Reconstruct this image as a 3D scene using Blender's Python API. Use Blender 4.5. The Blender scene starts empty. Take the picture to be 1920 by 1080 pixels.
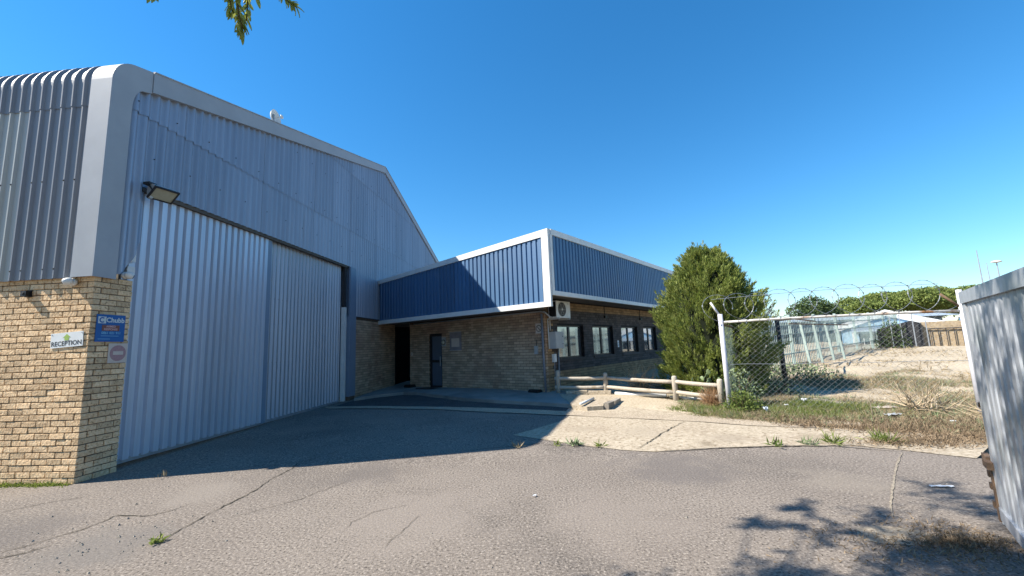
import bpy, bmesh, math, random
import numpy as np
from mathutils import Vector, Matrix, Euler
R_ = math.radians
random.seed(7); rng = np.random.default_rng(7)
scene = bpy.context.scene
COL = scene.collection

# ------------------------------------------------------------------ camera
F, PITCH, ROLL, CAMH = 779.018, 0.137532, -0.038575, 1.64
cam_d = bpy.data.cameras.new('camera'); cam = bpy.data.objects.new('camera', cam_d); COL.objects.link(cam)
fw = Vector((0, math.cos(PITCH), math.sin(PITCH))); r0 = Vector((1, 0, 0)); u0 = r0.cross(fw)
rr = r0*math.cos(ROLL) + u0*math.sin(ROLL); uu = -r0*math.sin(ROLL) + u0*math.cos(ROLL)
cam.matrix_world = Matrix(((rr.x, uu.x, -fw.x, 0), (rr.y, uu.y, -fw.y, 0), (rr.z, uu.z, -fw.z, CAMH), (0, 0, 0, 1)))
cam_d.sensor_width = 36; cam_d.lens = F/1920*36; cam_d.clip_end = 2000; cam_d.clip_start = .05
scene.camera = cam
scene.render.resolution_x, scene.render.resolution_y = 1024, 576
def proj(P):
    q = Vector(P) - Vector((0, 0, CAMH)); z = q.dot(fw)
    if z < .05: return None
    return 960 + F*q.dot(rr)/z, 540 - F*q.dot(uu)/z

# ------------------------------------------------------------------ world, sun, exposure
SUN_AZ, SUN_EL = R_(80.5), R_(44.5)           # direction the light travels to (clockwise from +Y), elevation
w = bpy.data.worlds.new('World'); scene.world = w; w.use_nodes = True
nt = w.node_tree; nt.nodes.clear()
sky = nt.nodes.new('ShaderNodeTexSky'); sky.sky_type = 'NISHITA'; sky.sun_disc = False
sky.sun_elevation = SUN_EL; sky.sun_rotation = SUN_AZ + math.pi
sky.altitude = 0; sky.air_density = 1.32; sky.dust_density = 0; sky.ozone_density = 10
bg = nt.nodes.new('ShaderNodeBackground'); bg.inputs['Strength'].default_value = .1
hs_ = nt.nodes.new('ShaderNodeHueSaturation'); hs_.inputs['Saturation'].default_value = 1.17; hs_.inputs['Hue'].default_value = .494    # clear dry air, vivid all over
out = nt.nodes.new('ShaderNodeOutputWorld')
nt.links.new(sky.outputs[0], hs_.inputs['Color']); nt.links.new(hs_.outputs[0], bg.inputs[0]); nt.links.new(bg.outputs[0], out.inputs[0])
sl = bpy.data.lights.new('sun', 'SUN'); sl.energy = 5.0; sl.angle = R_(.53); sl.color = (1, .93, .82)
so = bpy.data.objects.new('sun', sl); COL.objects.link(so); so.location = (-20, -5, 20)
SD = Vector((math.sin(SUN_AZ)*math.cos(SUN_EL), math.cos(SUN_AZ)*math.cos(SUN_EL), -math.sin(SUN_EL)))
so.rotation_euler = SD.to_track_quat('-Z', 'Y').to_euler()
vs = scene.view_settings; vs.view_transform = 'Standard'; vs.look = 'None'; vs.exposure = 1.0; vs.gamma = 1
vs.use_curve_mapping = False
scene.cycles.max_bounces = 6; scene.cycles.use_denoising = True

# ------------------------------------------------------------------ frames of the two buildings
AZA, AZC = .0888823, .675786
dA = Vector((math.sin(AZA), math.cos(AZA), 0)); WC = Vector((-6.058, 5.932, 0))       # warehouse corner, along its gable
dC = Vector((math.sin(AZC), math.cos(AZC), 0)); OC = Vector((.9243, 12.4019, 0))      # office corner, along its window wall
dBp = Vector((math.cos(AZC), -math.sin(AZC), 0))
def gz(x, y):
    return (.012 + .014*min(max((x+5.5)/5, 0), 1))*min(max(y-6, 0), 8)

# ------------------------------------------------------------------ materials
def M(name, c1, c2=None, rough=.75, scale=6, detail=4, bump=0, bscale=40, metal=0, rand=0, spec=.35,
      big=None, stretch=None, speck=None, extra=None):
    m = bpy.data.materials.new(name); m.use_nodes = True
    n = m.node_tree.nodes; l = m.node_tree.links; b = n['Principled BSDF']
    b.inputs['Roughness'].default_value = rough; b.inputs['Metallic'].default_value = metal
    b.inputs['Specular IOR Level'].default_value = spec
    geo = n.new('ShaderNodeNewGeometry'); pos = geo.outputs['Position']
    if stretch:
        mp = n.new('ShaderNodeMapping'); mp.inputs['Scale'].default_value = stretch
        l.new(pos, mp.inputs[0]); tex = mp.outputs[0]
    else: tex = pos
    def noise(sc, det=4, vec=None, rgh=.55):
        t = n.new('ShaderNodeTexNoise'); t.inputs['Scale'].default_value = sc; t.inputs['Detail'].default_value = det
        t.inputs['Roughness'].default_value = rgh; l.new(vec or tex, t.inputs['Vector']); return t.outputs['Fac']
    def ramp(f, a, c, lo=0., hi=1.):
        r = n.new('ShaderNodeMapRange'); r.inputs[1].default_value = a; r.inputs[2].default_value = c
        r.inputs[3].default_value = lo; r.inputs[4].default_value = hi; l.new(f, r.inputs[0]); return r.outputs[0]
    def mix(f, a, c, mode='MIX'):
        x = n.new('ShaderNodeMix'); x.data_type = 'RGBA'; x.blend_type = mode
        for v, s in ((f, 0), (a, 6), (c, 7)):
            if isinstance(v, (int, float)): x.inputs[s].default_value = v
            elif isinstance(v, tuple): x.inputs[s].default_value = (*v, 1)
            else: l.new(v, x.inputs[s])
        return x.outputs[2]
    c2 = c2 or tuple(v*.8 for v in c1)
    col = mix(ramp(noise(scale, detail), .3, .7), c1, c2)
    if big:                       # (colour, scale, lo, hi)
        col = mix(ramp(noise(big[1], 5, pos), big[2], big[3]), col, big[0])
    if speck:                     # (colour light, colour dark, scale)
        s = noise(speck[2], 2, pos, .7)
        col = mix(ramp(s, .55, .68), col, speck[0]); col = mix(ramp(s, .45, .33), col, speck[1])
    if rand:
        oi = n.new('ShaderNodeObjectInfo'); ad = n.new('ShaderNodeMath'); ad.operation = 'ADD'
        l.new(oi.outputs['Random'], ad.inputs[0]); l.new(geo.outputs['Random Per Island'], ad.inputs[1])
        fr = n.new('ShaderNodeMath'); fr.operation = 'FRACT'; l.new(ad.outputs[0], fr.inputs[0])
        h = n.new('ShaderNodeHueSaturation'); h.inputs['Saturation'].default_value = 1
        l.new(ramp(fr.outputs[0], 0, 1, 1-rand, 1+rand), h.inputs['Value']); l.new(col, h.inputs['Color']); col = h.outputs[0]
    if extra: col = extra(n, l, col, mix, noise, ramp, pos)
    l.new(col, b.inputs['Base Color'])
    if bump:
        bp = n.new('ShaderNodeBump'); bp.inputs['Strength'].default_value = min(1, bump); bp.inputs['Distance'].default_value = .02 if bump <= 1 else .02*bump
        l.new(noise(bscale, 5, pos), bp.inputs['Height']); l.new(bp.outputs[0], b.inputs['Normal'])
    return m

def blots(spots):
    """worn and stained spots: (x, y, radius, colour, strength), ragged by noise"""
    def fn(n, l, col, mix, noise, ramp, pos):
        nz = noise(2.2, 6, pos, .65)
        for x, y, r, c, st in spots:
            v = n.new('ShaderNodeVectorMath'); v.operation = 'DISTANCE'; l.new(pos, v.inputs[0]); v.inputs[1].default_value = (x, y, 0)
            m1 = n.new('ShaderNodeMath'); m1.operation = 'MULTIPLY_ADD'; l.new(nz, m1.inputs[0]); m1.inputs[1].default_value = r*2.2; l.new(v.outputs['Value'], m1.inputs[2])
            col = mix(ramp(m1.outputs[0], r*2.15, r*1.5, 0, st), col, c)
        return col
    return fn
def streaks(col_s, amount, sc=7, lo=.6, hi=.78):
    def fn(n, l, col, mix, noise, ramp, pos):
        mp = n.new('ShaderNodeMapping'); mp.inputs['Scale'].default_value = (sc, sc, .35); l.new(pos, mp.inputs[0])
        a = ramp(noise(1.0, 6, mp.outputs[0], .7), lo, hi, 0, amount); b = ramp(noise(.8, 3, pos), .42, .62)
        m = n.new('ShaderNodeMath'); m.operation = 'MULTIPLY'; l.new(a, m.inputs[0]); l.new(b, m.inputs[1])
        return mix(m.outputs[0], col, col_s)
    return fn
ASPH = M('asphalt', (.178, .152, .130), (.228, .196, .167), rough=.95, scale=.7, detail=8, bump=.42, bscale=46, spec=.12,
         big=((.14, .122, .107), .42, .5, .68), speck=((.36, .315, .27), (.06, .053, .046), 42),
         extra=blots([(-3.75, 3.95, .6, (.165, .15, .136), .65), (-1.0, 4.4, .9, (.25, .215, .185), .6), (.9, 4.2, .8, (.245, .21, .18), .55), (2.0, 5.6, .8, (.135, .12, .112), .6), (-2.0, 5.9, .6, (.13, .115, .105), .55), (-3.9, 5.3, .5, (.24, .21, .18), .6), (3.6, 4.9, .5, (.26, .225, .185), .5), (-5.0, 4.4, .6, (.14, .125, .115), .5)]))
ASPH_N = M('asphalt_new', (.06, .06, .062), (.085, .083, .08), rough=.95, scale=2, bump=.4, bscale=60, spec=.15, speck=((.2, .19, .18), (.03, .03, .03), 60))
ASPH_W = M('asphalt_worn', (.21, .20, .195), (.25, .235, .22), rough=.95, scale=4, bump=.9, bscale=38, spec=.15, speck=((.42, .40, .37), (.08, .08, .08), 30))
CRACK = M('crack_dirt', (.05, .045, .04), (.09, .08, .06), rough=1, scale=15, spec=.05)
SEAMD = M('seam_sand', (.33, .285, .22), (.23, .195, .155), rough=1, scale=14, spec=.05, speck=((.42, .36, .28), (.15, .125, .1), 40))
CONC = M('apron_concrete', (.43, .365, .275), (.37, .31, .23), rough=.95, scale=2.2, detail=8, bump=.4, bscale=26, spec=.1,
         big=((.33, .27, .2), .7, .5, .7), speck=((.5, .43, .335), (.22, .175, .12), 17),
         extra=blots([(2.2, 7.6, .5, (.34, .285, .215), .6), (3.4, 7.0, .35, (.3, .25, .19), .6), (1.2, 8.0, .3, (.33, .28, .21), .5), (4.6, 6.8, .4, (.32, .26, .19), .6), (2.9, 6.7, .16, (.2, .16, .11), .7)]))
CONC2 = M('gravel_strip', (.42, .35, .26), (.34, .28, .21), rough=.95, scale=3, bump=.6, bscale=60, spec=.1, speck=((.58, .5, .39), (.2, .16, .12), 40))
CONC3 = M('walk_concrete', (.30, .29, .27), (.24, .23, .21), rough=.95, scale=1.5, bump=.3, bscale=25, spec=.1, big=((.13, .13, .13), .8, .5, .75))
SAND = M('sand', (.45, .385, .29), (.39, .325, .235), rough=1, scale=.9, bump=.35, bscale=9, spec=.05, big=((.32, .25, .165), .55, .55, .7), speck=((.53, .45, .33), (.3, .235, .16), 20))
EARTH = M('far_earth', (.38, .31, .21), (.3, .24, .16), rough=1, scale=.4, bump=.4, bscale=5, spec=.05)
BRICK = M('face_brick', (.73, .52, .315), (.61, .42, .245), rough=.9, scale=3.2, bump=.55, bscale=34, rand=.2, spec=.15, speck=((.74, .57, .37), (.38, .25, .14), 30))
MORTAR = M('mortar', (.10, .075, .055), (.14, .11, .085), rough=1, scale=12, spec=.05)
BRICK_O = M('office_brick', (.50, .375, .265), (.41, .30, .205), rough=.9, scale=2.5, bump=.7, bscale=34, rand=.22, spec=.15, big=((.36, .23, .165), .7, .52, .7))
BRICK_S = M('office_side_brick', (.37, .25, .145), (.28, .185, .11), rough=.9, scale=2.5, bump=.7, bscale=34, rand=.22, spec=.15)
BRICK_D = M('painted_brick', (.082, .068, .066), (.11, .088, .078), rough=.8, scale=3, bump=.5, bscale=34, rand=.3, spec=.2, big=((.1, .075, .06), 1.6, .6, .75))
MORTAR_D = M('painted_mortar', (.02, .019, .022), rough=.9)
STEEL_L = M('cladding_side', (.225, .24, .27), (.185, .198, .225), rough=.5, scale=1.2, stretch=(3, 3, .25), rand=.09, spec=.4)
STEEL_P = M('cladding_side_pale', (.40, .42, .41), (.35, .37, .365), rough=.5, scale=1.2, stretch=(3, 3, .25), rand=.05, spec=.4)
STEEL_G = M('cladding_gable', (.30, .34, .42), (.235, .275, .35), rough=.4, scale=2.2, stretch=(4, 4, .16), rand=.08, spec=.5, metal=.3, extra=streaks((.17, .165, .16), .7))
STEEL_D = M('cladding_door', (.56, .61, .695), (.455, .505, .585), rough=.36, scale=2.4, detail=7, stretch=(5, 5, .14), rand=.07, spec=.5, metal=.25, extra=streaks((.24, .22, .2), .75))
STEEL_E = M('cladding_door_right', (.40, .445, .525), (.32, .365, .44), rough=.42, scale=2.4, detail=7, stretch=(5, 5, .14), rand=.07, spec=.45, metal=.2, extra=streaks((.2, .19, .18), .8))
FLASH = M('flashing_grey', (.36, .375, .40), (.31, .325, .35), rough=.5, scale=2, spec=.4, big=((.33, .34, .36), 1.2, .55, .75), extra=streaks((.26, .25, .24), .7))
JAMB = M('jamb_blue', (.20, .26, .34), (.17, .22, .3), rough=.55, scale=2, spec=.35)
CREAM = M('post_white', (.70, .70, .68), (.62, .62, .6), rough=.5, scale=4)
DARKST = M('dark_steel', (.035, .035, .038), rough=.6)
RUSTY = M('rusty_steel', (.12, .085, .06), (.2, .12, .07), rough=.9, scale=14, bump=.3, bscale=60)
TRACK = M('track_timber', (.12, .105, .09), (.08, .07, .06), rough=.9, scale=8)
BLUE = M('fascia_blue', (.036, .125, .26), (.027, .10, .22), rough=.52, scale=2.2, detail=7, stretch=(5, 5, .2), spec=.9, rand=.12, big=((.065, .14, .25), 1.3, .55, .75), extra=streaks((.1, .15, .22), .6))
WHITE = M('trim_white', (.76, .76, .74), (.68, .68, .66), rough=.5, scale=3, spec=.4, big=((.58, .58, .55), 1.4, .55, .75), extra=streaks((.36, .33, .29), .7, 9, .58, .75))
SOFF = M('soffit_board', (.14, .13, .12), (.1, .095, .09), rough=.9, scale=3)
ROOFM = M('roof_sheet', (.3, .31, .33), rough=.5)
FRAME = M('window_frame', (.018, .018, .02), rough=.4)
GLASS = M('window_glass', (.30, .33, .36), (.24, .27, .30), rough=.04, scale=1.3, metal=.75, spec=.6)
DGLASS = M('door_glass', (.14, .18, .24), (.11, .14, .19), rough=.08, scale=1, metal=.3, spec=.6)
PVC = M('pvc_white', (.72, .72, .70), (.6, .6, .58), rough=.4, scale=8)
GREYP = M('grey_plastic', (.42, .43, .43), (.36, .37, .37), rough=.5, scale=5)
PIPEG = M('pipe_paint', (.20, .215, .25), (.16, .17, .2), rough=.5, scale=5)
BLACKP = M('black_plastic', (.012, .012, .013), rough=.5)
PITCHB = M('passage_shade_black', (.01, .01, .011), rough=1, spec=0)  # pitch black stands in for the deep shade of the passage
LENS = M('lamp_lens', (.42, .42, .33), (.32, .32, .25), rough=.12, scale=8, spec=.6)
GALV = M('galvanised', (.38, .40, .42), (.30, .32, .35), rough=.42, scale=5, metal=.35, spec=.5, bump=.05, bscale=30, rand=.06)
WIRE = M('weathered_wire', (.24, .25, .26), (.18, .19, .2), rough=.6, scale=6)
GATEM = M('gate_steel', (.43, .45, .48), (.32, .34, .37), rough=.42, scale=4, metal=.25, spec=.45, stretch=(3, 3, .8), rand=.1, big=((.26, .285, .29), 2.2, .5, .72), extra=streaks((.16, .13, .11), .6))
RAILP = M('rail_paint', (.62, .6, .56), (.52, .49, .44), rough=.6, scale=6, big=((.32, .16, .07), 2.2, .56, .64))
POSTP = M('post_paint', (.60, .60, .64), (.5, .5, .55), rough=.55, scale=9)
TIMBER = M('weathered_timber', (.47, .425, .355), (.37, .325, .265), rough=.9, scale=4, bump=.4, bscale=40, spec=.15, stretch=(5, 5, 5), big=((.28, .22, .15), 3, .55, .72))
GREENP = M('palisade_green', (.36, .45, .42), (.29, .37, .35), rough=.6, scale=2, rand=.12)
BLUEW = M('shed_blue', (.32, .50, .66), (.27, .44, .6), rough=.6, scale=2)
SLATE = M('slate_wall', (.13, .17, .2), (.09, .12, .15), rough=.7, scale=2)
BLUER = M('shed_roof', (.36, .42, .47), (.28, .33, .38), rough=.6, scale=3, stretch=(3, 3, 3))
YARDB = M('yard_brick', (.46, .36, .235), (.38, .29, .185), rough=.9, scale=4, rand=.15, speck=((.5, .4, .27), (.28, .2, .12), 12))
CARM = M('car_silver', (.5, .51, .53), rough=.25, metal=.6)
BARK = M('bark', (.16, .12, .085), (.1, .075, .05), rough=.95, scale=9, bump=.5, bscale=25)
CONI = M('conifer_foliage', (.185, .225, .06), (.275, .30, .095), rough=.7, scale=2.2, rand=.4, spec=.15)
CONID = M('conifer_core_shade', (.012, .018, .007), rough=.95)  # near-black colour paints the low light inside the crown
LEAF = M('leaf_green', (.24, .27, .075), (.33, .345, .125), rough=.45, scale=9, rand=.3, spec=.4)
TREEF = M('tree_foliage', (.14, .185, .05), (.2, .235, .07), rough=.7, scale=.25, rand=.35, spec=.15)
TREEF2 = M('tree_foliage_dark', (.055, .085, .03), (.09, .12, .04), rough=.7, scale=.4, rand=.35, spec=.15)
SHRUB = M('shrub_greygreen', (.22, .27, .16), (.15, .2, .09), rough=.7, scale=6, rand=.35, spec=.15)
SHRUBG = M('shrub_green', (.10, .15, .04), (.16, .19, .05), rough=.7, scale=6, rand=.35, spec=.15)
GRASSG = M('grass_green', (.13, .175, .045), (.2, .22, .07), rough=.8, scale=3, rand=.35, spec=.1)
GRASSD = M('grass_dry', (.36, .295, .195), (.25, .195, .12), rough=.9, scale=3, rand=.35, spec=.1)
LITTERM = M('leaf_litter', (.16, .115, .075), (.27, .205, .135), rough=.95, scale=5, rand=.4, spec=.1)
TWIG = M('dead_twig', (.48, .39, .27), (.36, .28, .19), rough=.9, scale=5, rand=.25, spec=.1)
RUSTW = M('tumbleweed', (.36, .22, .12), (.44, .29, .17), rough=.9, scale=9, rand=.3, spec=.1)
PAPER = M('paper', (.78, .79, .8), rough=.8)
STONE = M('stone', (.33, .30, .25), (.24, .21, .18), rough=.95, scale=12, rand=.3)
SIGNW = M('sign_white', (.76, .77, .76), (.70, .71, .7), rough=.4, scale=6)
SIGNB = M('sign_blue', (.018, .12, .36), (.015, .1, .31), rough=.45, scale=4)
SIGNT = M('sign_text_black', (.04, .04, .045), rough=.6)
SIGNG = M('sign_green', (.36, .52, .12), rough=.6)
SIGNTW = M('sign_text_pale', (.62, .68, .68), rough=.6)
SIGNC = M('sign_text_cyan', (.22, .52, .72), rough=.6)
SIGNBR = M('sign_brown', (.22, .09, .07), rough=.6)
SIGNP = M('sign_text_pink', (.62, .42, .42), rough=.6)
SIGNF = M('sign_faded', (.6, .51, .44), (.54, .46, .4), rough=.7, scale=10)
SIGNR = M('sign_faded_red', (.42, .26, .265), (.34, .2, .21), rough=.7, scale=45)
SIGNF2 = M('notice_faded', (.30, .26, .26), (.22, .19, .19), rough=.7, scale=7)

def see_light(m, amount, col):
    n = m.node_tree.nodes; l = m.node_tree.links; b = n['Principled BSDF']; o = n['Material Output']
    t = n.new('ShaderNodeBsdfTranslucent'); t.inputs[0].default_value = (*col, 1); x = n.new('ShaderNodeMixShader'); x.inputs[0].default_value = amount
    l.new(b.outputs[0], x.inputs[1]); l.new(t.outputs[0], x.inputs[2]); l.new(x.outputs[0], o.inputs[0])
see_light(LEAF, .45, (.5, .54, .12)); see_light(CONI, .28, (.3, .38, .08)); see_light(GRASSG, .3, (.25, .32, .07)); see_light(TREEF, .25, (.24, .3, .07)); see_light(SHRUBG, .25, (.2, .26, .06))

# ------------------------------------------------------------------ mesh helpers
class MB:
    def __init__(s): s.v = []; s.f = []
    def add(s, vs_, fs): o = len(s.v); s.v += [tuple(p) for p in vs_]; s.f += [tuple(i+o for i in f) for f in fs]; return s
    def box(s, x0, x1, y0, y1, z0, z1):
        return s.add([(x0,y0,z0),(x1,y0,z0),(x1,y1,z0),(x0,y1,z0),(x0,y0,z1),(x1,y0,z1),(x1,y1,z1),(x0,y1,z1)],
                     [(3,2,1,0),(4,5,6,7),(0,1,5,4),(1,2,6,5),(2,3,7,6),(3,0,4,7)])
    def bar(s, p, q, wx, wy=None, up=(0,0,1)):
        p, q = Vector(p), Vector(q); d = (q-p).normalized(); u = Vector(up)
        if abs(d.dot(u)) > .98: u = Vector((1,0,0))
        a = d.cross(u).normalized()*wx/2; b = a.cross(d).normalized()*(wy or wx)/2
        return s.add([p-a-b, p+a-b, p+a+b, p-a+b, q-a-b, q+a-b, q+a+b, q-a+b],
                     [(3,2,1,0),(4,5,6,7),(0,1,5,4),(1,2,6,5),(2,3,7,6),(3,0,4,7)])
    def tube(s, pts, r, n=6, caps=True):
        pts = [Vector(p) for p in pts]; rs = r if isinstance(r, (list, tuple)) else [r]*len(pts); o = len(s.v); prev = None
        for i, p in enumerate(pts):
            d = (pts[min(i+1, len(pts)-1)] - pts[max(i-1, 0)]).normalized()
            a = prev - d*prev.dot(d) if prev else d.cross(Vector((0,0,1)) if abs(d.z) < .95 else Vector((1,0,0)))
            a.normalize(); prev = a; b = d.cross(a)
            for k in range(n):
                t = 2*math.pi*k/n; s.v.append(tuple(p + (a*math.cos(t) + b*math.sin(t))*rs[i]))
        for i in range(len(pts)-1):
            for k in range(n):
                s.f.append((o+i*n+k, o+i*n+(k+1)%n, o+(i+1)*n+(k+1)%n, o+(i+1)*n+k))
        if caps: s.f.append(tuple(o+k for k in reversed(range(n)))); s.f.append(tuple(o+(len(pts)-1)*n+k for k in range(n)))
        return s
    def prism(s, poly, ax, t0, t1):      # poly in the two other axes, extruded along axis ax
        def P(q, t):
            return (t, q[0], q[1]) if ax == 0 else (q[0], t, q[1]) if ax == 1 else (q[0], q[1], t)
        n = len(poly)
        return s.add([P(q, t0) for q in poly]+[P(q, t1) for q in poly],
                     [tuple(reversed(range(n))), tuple(range(n, 2*n))]+[(i, (i+1)%n, n+(i+1)%n, n+i) for i in range(n)])
    def lathe(s, prof, c, axis=(0,0,1), n=16):
        c = Vector(c); d = Vector(axis).normalized(); a = d.cross(Vector((0,0,1)) if abs(d.z) < .9 else Vector((1,0,0))).normalized(); b = d.cross(a); o = len(s.v)
        for r, h in prof:
            for k in range(n): t = 2*math.pi*k/n; s.v.append(tuple(c + d*h + (a*math.cos(t)+b*math.sin(t))*r))
        for i in range(len(prof)-1):
            for k in range(n): s.f.append((o+i*n+k, o+i*n+(k+1)%n, o+(i+1)*n+(k+1)%n, o+(i+1)*n+k))
        s.f.append(tuple(o+k for k in reversed(range(n)))); s.f.append(tuple(o+(len(prof)-1)*n+k for k in range(n)))
        return s
    def mesh(s, name, mat, smooth=False):
        me = bpy.data.meshes.new(name); me.from_pydata(s.v, [], s.f); me.update()
        me.materials.append(mat)
        if smooth: me.polygons.foreach_set('use_smooth', [True]*len(me.polygons))
        return me
    def build(s, name, mat, parent=None, smooth=False, fix=True):
        me = s.mesh(name, mat, smooth)
        if fix:
            bm = bmesh.new(); bm.from_mesh(me); bmesh.ops.recalc_face_normals(bm, faces=bm.faces); bm.to_mesh(me); bm.free()
        return link(name, me, parent)
def link(name, me, parent=None, loc=None, rot=None):
    o = bpy.data.objects.new(name, me); COL.objects.link(o)
    if parent: o.parent = parent
    if loc is not None: o.location = loc
    if rot is not None: o.rotation_euler = rot
    return o
def tag(o, label=None, cat=None, group=None, kind=None):
    for k, v in (('label', label), ('category', cat), ('group', group), ('kind', kind)):
        if v: o[k] = v
    return o
def thing(name, loc, rz, label, cat, group=None):
    e = link(name, None, None, loc, (0, 0, rz)); e.empty_display_size = .2
    return tag(e, label, cat, group)
def part(name, mat, parent, fn, smooth=False):
    b = MB(); fn(b); return b.build(name, mat, parent, smooth)
def box(name, mat, parent, *a): return MB().box(*a).build(name, mat, parent)
def np_mesh(name, V, Fc, mat, smooth=False):
    me = bpy.data.meshes.new(name); V = np.asarray(V, np.float32); Fc = np.asarray(Fc, np.int32); k = Fc.shape[1]
    me.vertices.add(len(V)); me.vertices.foreach_set('co', V.ravel())
    me.loops.add(Fc.size); me.loops.foreach_set('vertex_index', Fc.ravel())
    me.polygons.add(len(Fc)); me.polygons.foreach_set('loop_start', np.arange(0, Fc.size, k, dtype=np.int32))
    me.update(); me.validate(); me.materials.append(mat)
    if smooth: me.polygons.foreach_set('use_smooth', [True]*len(me.polygons))
    return me
def blades(P, D, L, Wd, name, mat, bend=.0, leafy=False):
    """thin leaf faces: at points P along directions D, each its own island"""
    P = np.asarray(P, float); D = np.asarray(D, float); D = D/np.linalg.norm(D, axis=1, keepdims=True); n = len(P)
    L = np.broadcast_to(np.asarray(L, float), (n,))[:, None]; Wd = np.broadcast_to(np.asarray(Wd, float), (n,))[:, None]
    S = np.cross(D, rng.normal(size=(n, 3))); S /= np.linalg.norm(S, axis=1, keepdims=True)
    if leafy:
        N = np.cross(S, D)
        V = np.stack([P, P+D*L*.45+S*Wd/2+N*Wd*.12, P+D*L, P+D*L*.45-S*Wd/2+N*Wd*.12], 1).reshape(-1, 3)
        Fc = np.arange(4*n).reshape(n, 4)
    else:
        tip = P + D*L; tip[:, 2] -= (L*bend)[:, 0]
        V = np.stack([P-S*Wd/2, P+S*Wd/2, tip], 1).reshape(-1, 3); Fc = np.arange(3*n).reshape(n, 3)
    return np_mesh(name, V, Fc, mat)
def text(s, size, mat, name='lettering', bold=0, align='CENTER'):
    c = bpy.data.curves.new(name, 'FONT'); c.body = s; c.size = size; c.align_x = align; c.align_y = 'CENTER'; c.offset = bold; c.resolution_u = 3
    o = bpy.data.objects.new(name, c); COL.objects.link(o)
    dg = bpy.context.evaluated_depsgraph_get(); me = bpy.data.meshes.new_from_object(o.evaluated_get(dg))
    bpy.data.objects.remove(o); me.materials.clear(); me.materials.append(mat); me.name = name
    return me

# ------------------------------------------------------------------ ground
def sheet(name, poly, mat, dz, cell=.5, kind='structure', skirt=0, parent=None):
    bm = bmesh.new(); f = bm.faces.new([bm.verts.new((x, y, 0)) for x, y in poly])
    bmesh.ops.triangulate(bm, faces=bm.faces[:])
    xs = [p[0] for p in poly]; ys = [p[1] for p in poly]
    for ax, lo, hi in ((0, min(xs), max(xs)), (1, min(ys), max(ys))):
        lo = max(lo, -8) if ax == 0 else max(lo, 5); hi = min(hi, 9) if ax == 0 else min(hi, 15)
        t = math.floor(lo/cell)*cell
        while t < hi:
            t += cell; co = (t, 0, 0) if ax == 0 else (0, t, 0); no = (1, 0, 0) if ax == 0 else (0, 1, 0)
            bmesh.ops.bisect_plane(bm, geom=bm.verts[:]+bm.edges[:]+bm.faces[:], plane_co=co, plane_no=no)
    for v in bm.verts: v.co.z = gz(v.co.x, v.co.y) + dz
    if skirt:
        r = bmesh.ops.extrude_edge_only(bm, edges=[e for e in bm.edges if e.is_boundary])
        for v in r['geom']:
            if isinstance(v, bmesh.types.BMVert): v.co.z -= skirt
    me = bpy.data.meshes.new(name); bm.to_mesh(me); bm.free(); me.materials.append(mat)
    o = link(name, me, parent)
    if kind and not parent: o['kind'] = kind
    return o
def wob(poly, amp=.03, step=.22):
    """resample a polygon's edges and roughen them"""
    o = []
    for i in range(len(poly)):
        a, b = Vector(poly[i]), Vector(poly[(i+1) % len(poly)]); k = max(1, int((b-a).length/step))
        for j in range(k):
            p = a.lerp(b, j/k); o.append((p.x+random.uniform(-amp, amp), p.y+random.uniform(-amp, amp)))
    return o
g = sheet('ground', [(-400, -300), (400, -300), (400, 600), (-400, 600)], EARTH, -.05)
asph = sheet('asphalt_yard', [(-16, -12), (9, -12), (9, 4.6), (6.6, 5.3), (5.79, 5.55), (5.3, 6.1), (4.6, 6.5), (1.7, 6.7), (1.3, 10.5), (1.2, 14), (-3, 22), (-16, 22)], ASPH, 0)
sheet('dark_asphalt_patch', wob([(-5.3, 12.05), (-4, 11.98), (-1.85, 11.13), (-.37, 10.49), (1.1, 9.8), (1.3, 10.2), (-.54, 11.4), (-1.6, 12.1), (-2.3, 12.9), (-3.2, 13.9), (-3.8, 14.3), (-4.6, 13.9), (-5.2, 13.3)], .03), ASPH_N, .005)
apron = sheet('concrete_apron', wob([(-.08, 7.75), (.3, 8.11), (.69, 8.55), (1.0, 8.91), (1.14, 9.28), (3.53, 8.16), (4.27, 7.69), (5.36, 7.37), (6.36, 7.08), (7.15, 6.73), (6.42, 5.98), (5.79, 5.51), (5.53, 5.75), (5.3, 6.03), (4.87, 6.32), (4.3, 6.4), (3.55, 6.45), (2.75, 6.45), (2.02, 6.38), (1.55, 6.56), (1.16, 6.79), (.77, 7.07), (.53, 7.25), (.27, 7.47)], .018), CONC, .008)
sheet('gravel_strip', wob([(-5.6, 12.4), (-4.01, 11.96), (-1.85, 11.11), (-.37, 10.47), (1.12, 9.78), (3.73, 8.66), (4.51, 8.1), (5.3, 7.75), (5.1, 7.42), (4.27, 7.69), (3.53, 8.16), (1.14, 9.28), (-.62, 10.02), (-1.78, 10.7), (-3.86, 11.53), (-5.28, 11.97)], .02), CONC2, .016)
sheet('upper_concrete', wob([(1.12, 9.78), (1.36, 10.59), (2.14, 10.65), (2.77, 11.75), (4.47, 10.7), (5.25, 9.36), (4.51, 8.1), (3.73, 8.66)], .02), CONC, .01)
sheet('walkway', [(-5.09, 13.37), (-4.67, 13.94), (-3.8, 14.39), (-3.14, 13.89), (-2.19, 12.8), (-1.47, 12.03), (-.54, 11.31), (1.31, 10.25), (1.75, 11.2), (1.3, 12.9), (-4.0, 17.43), (-5.0, 19.9), (-5.2, 16.55)], CONC3, .09, skirt=.12)
step = sheet('broken_step', wob([(1.33, 9.95), (1.6, 9.74), (1.97, 9.76), (2.5, 10.72), (2.52, 11.2), (1.2, 11.9)], .02), CONC, .1, skirt=.14)
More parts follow.
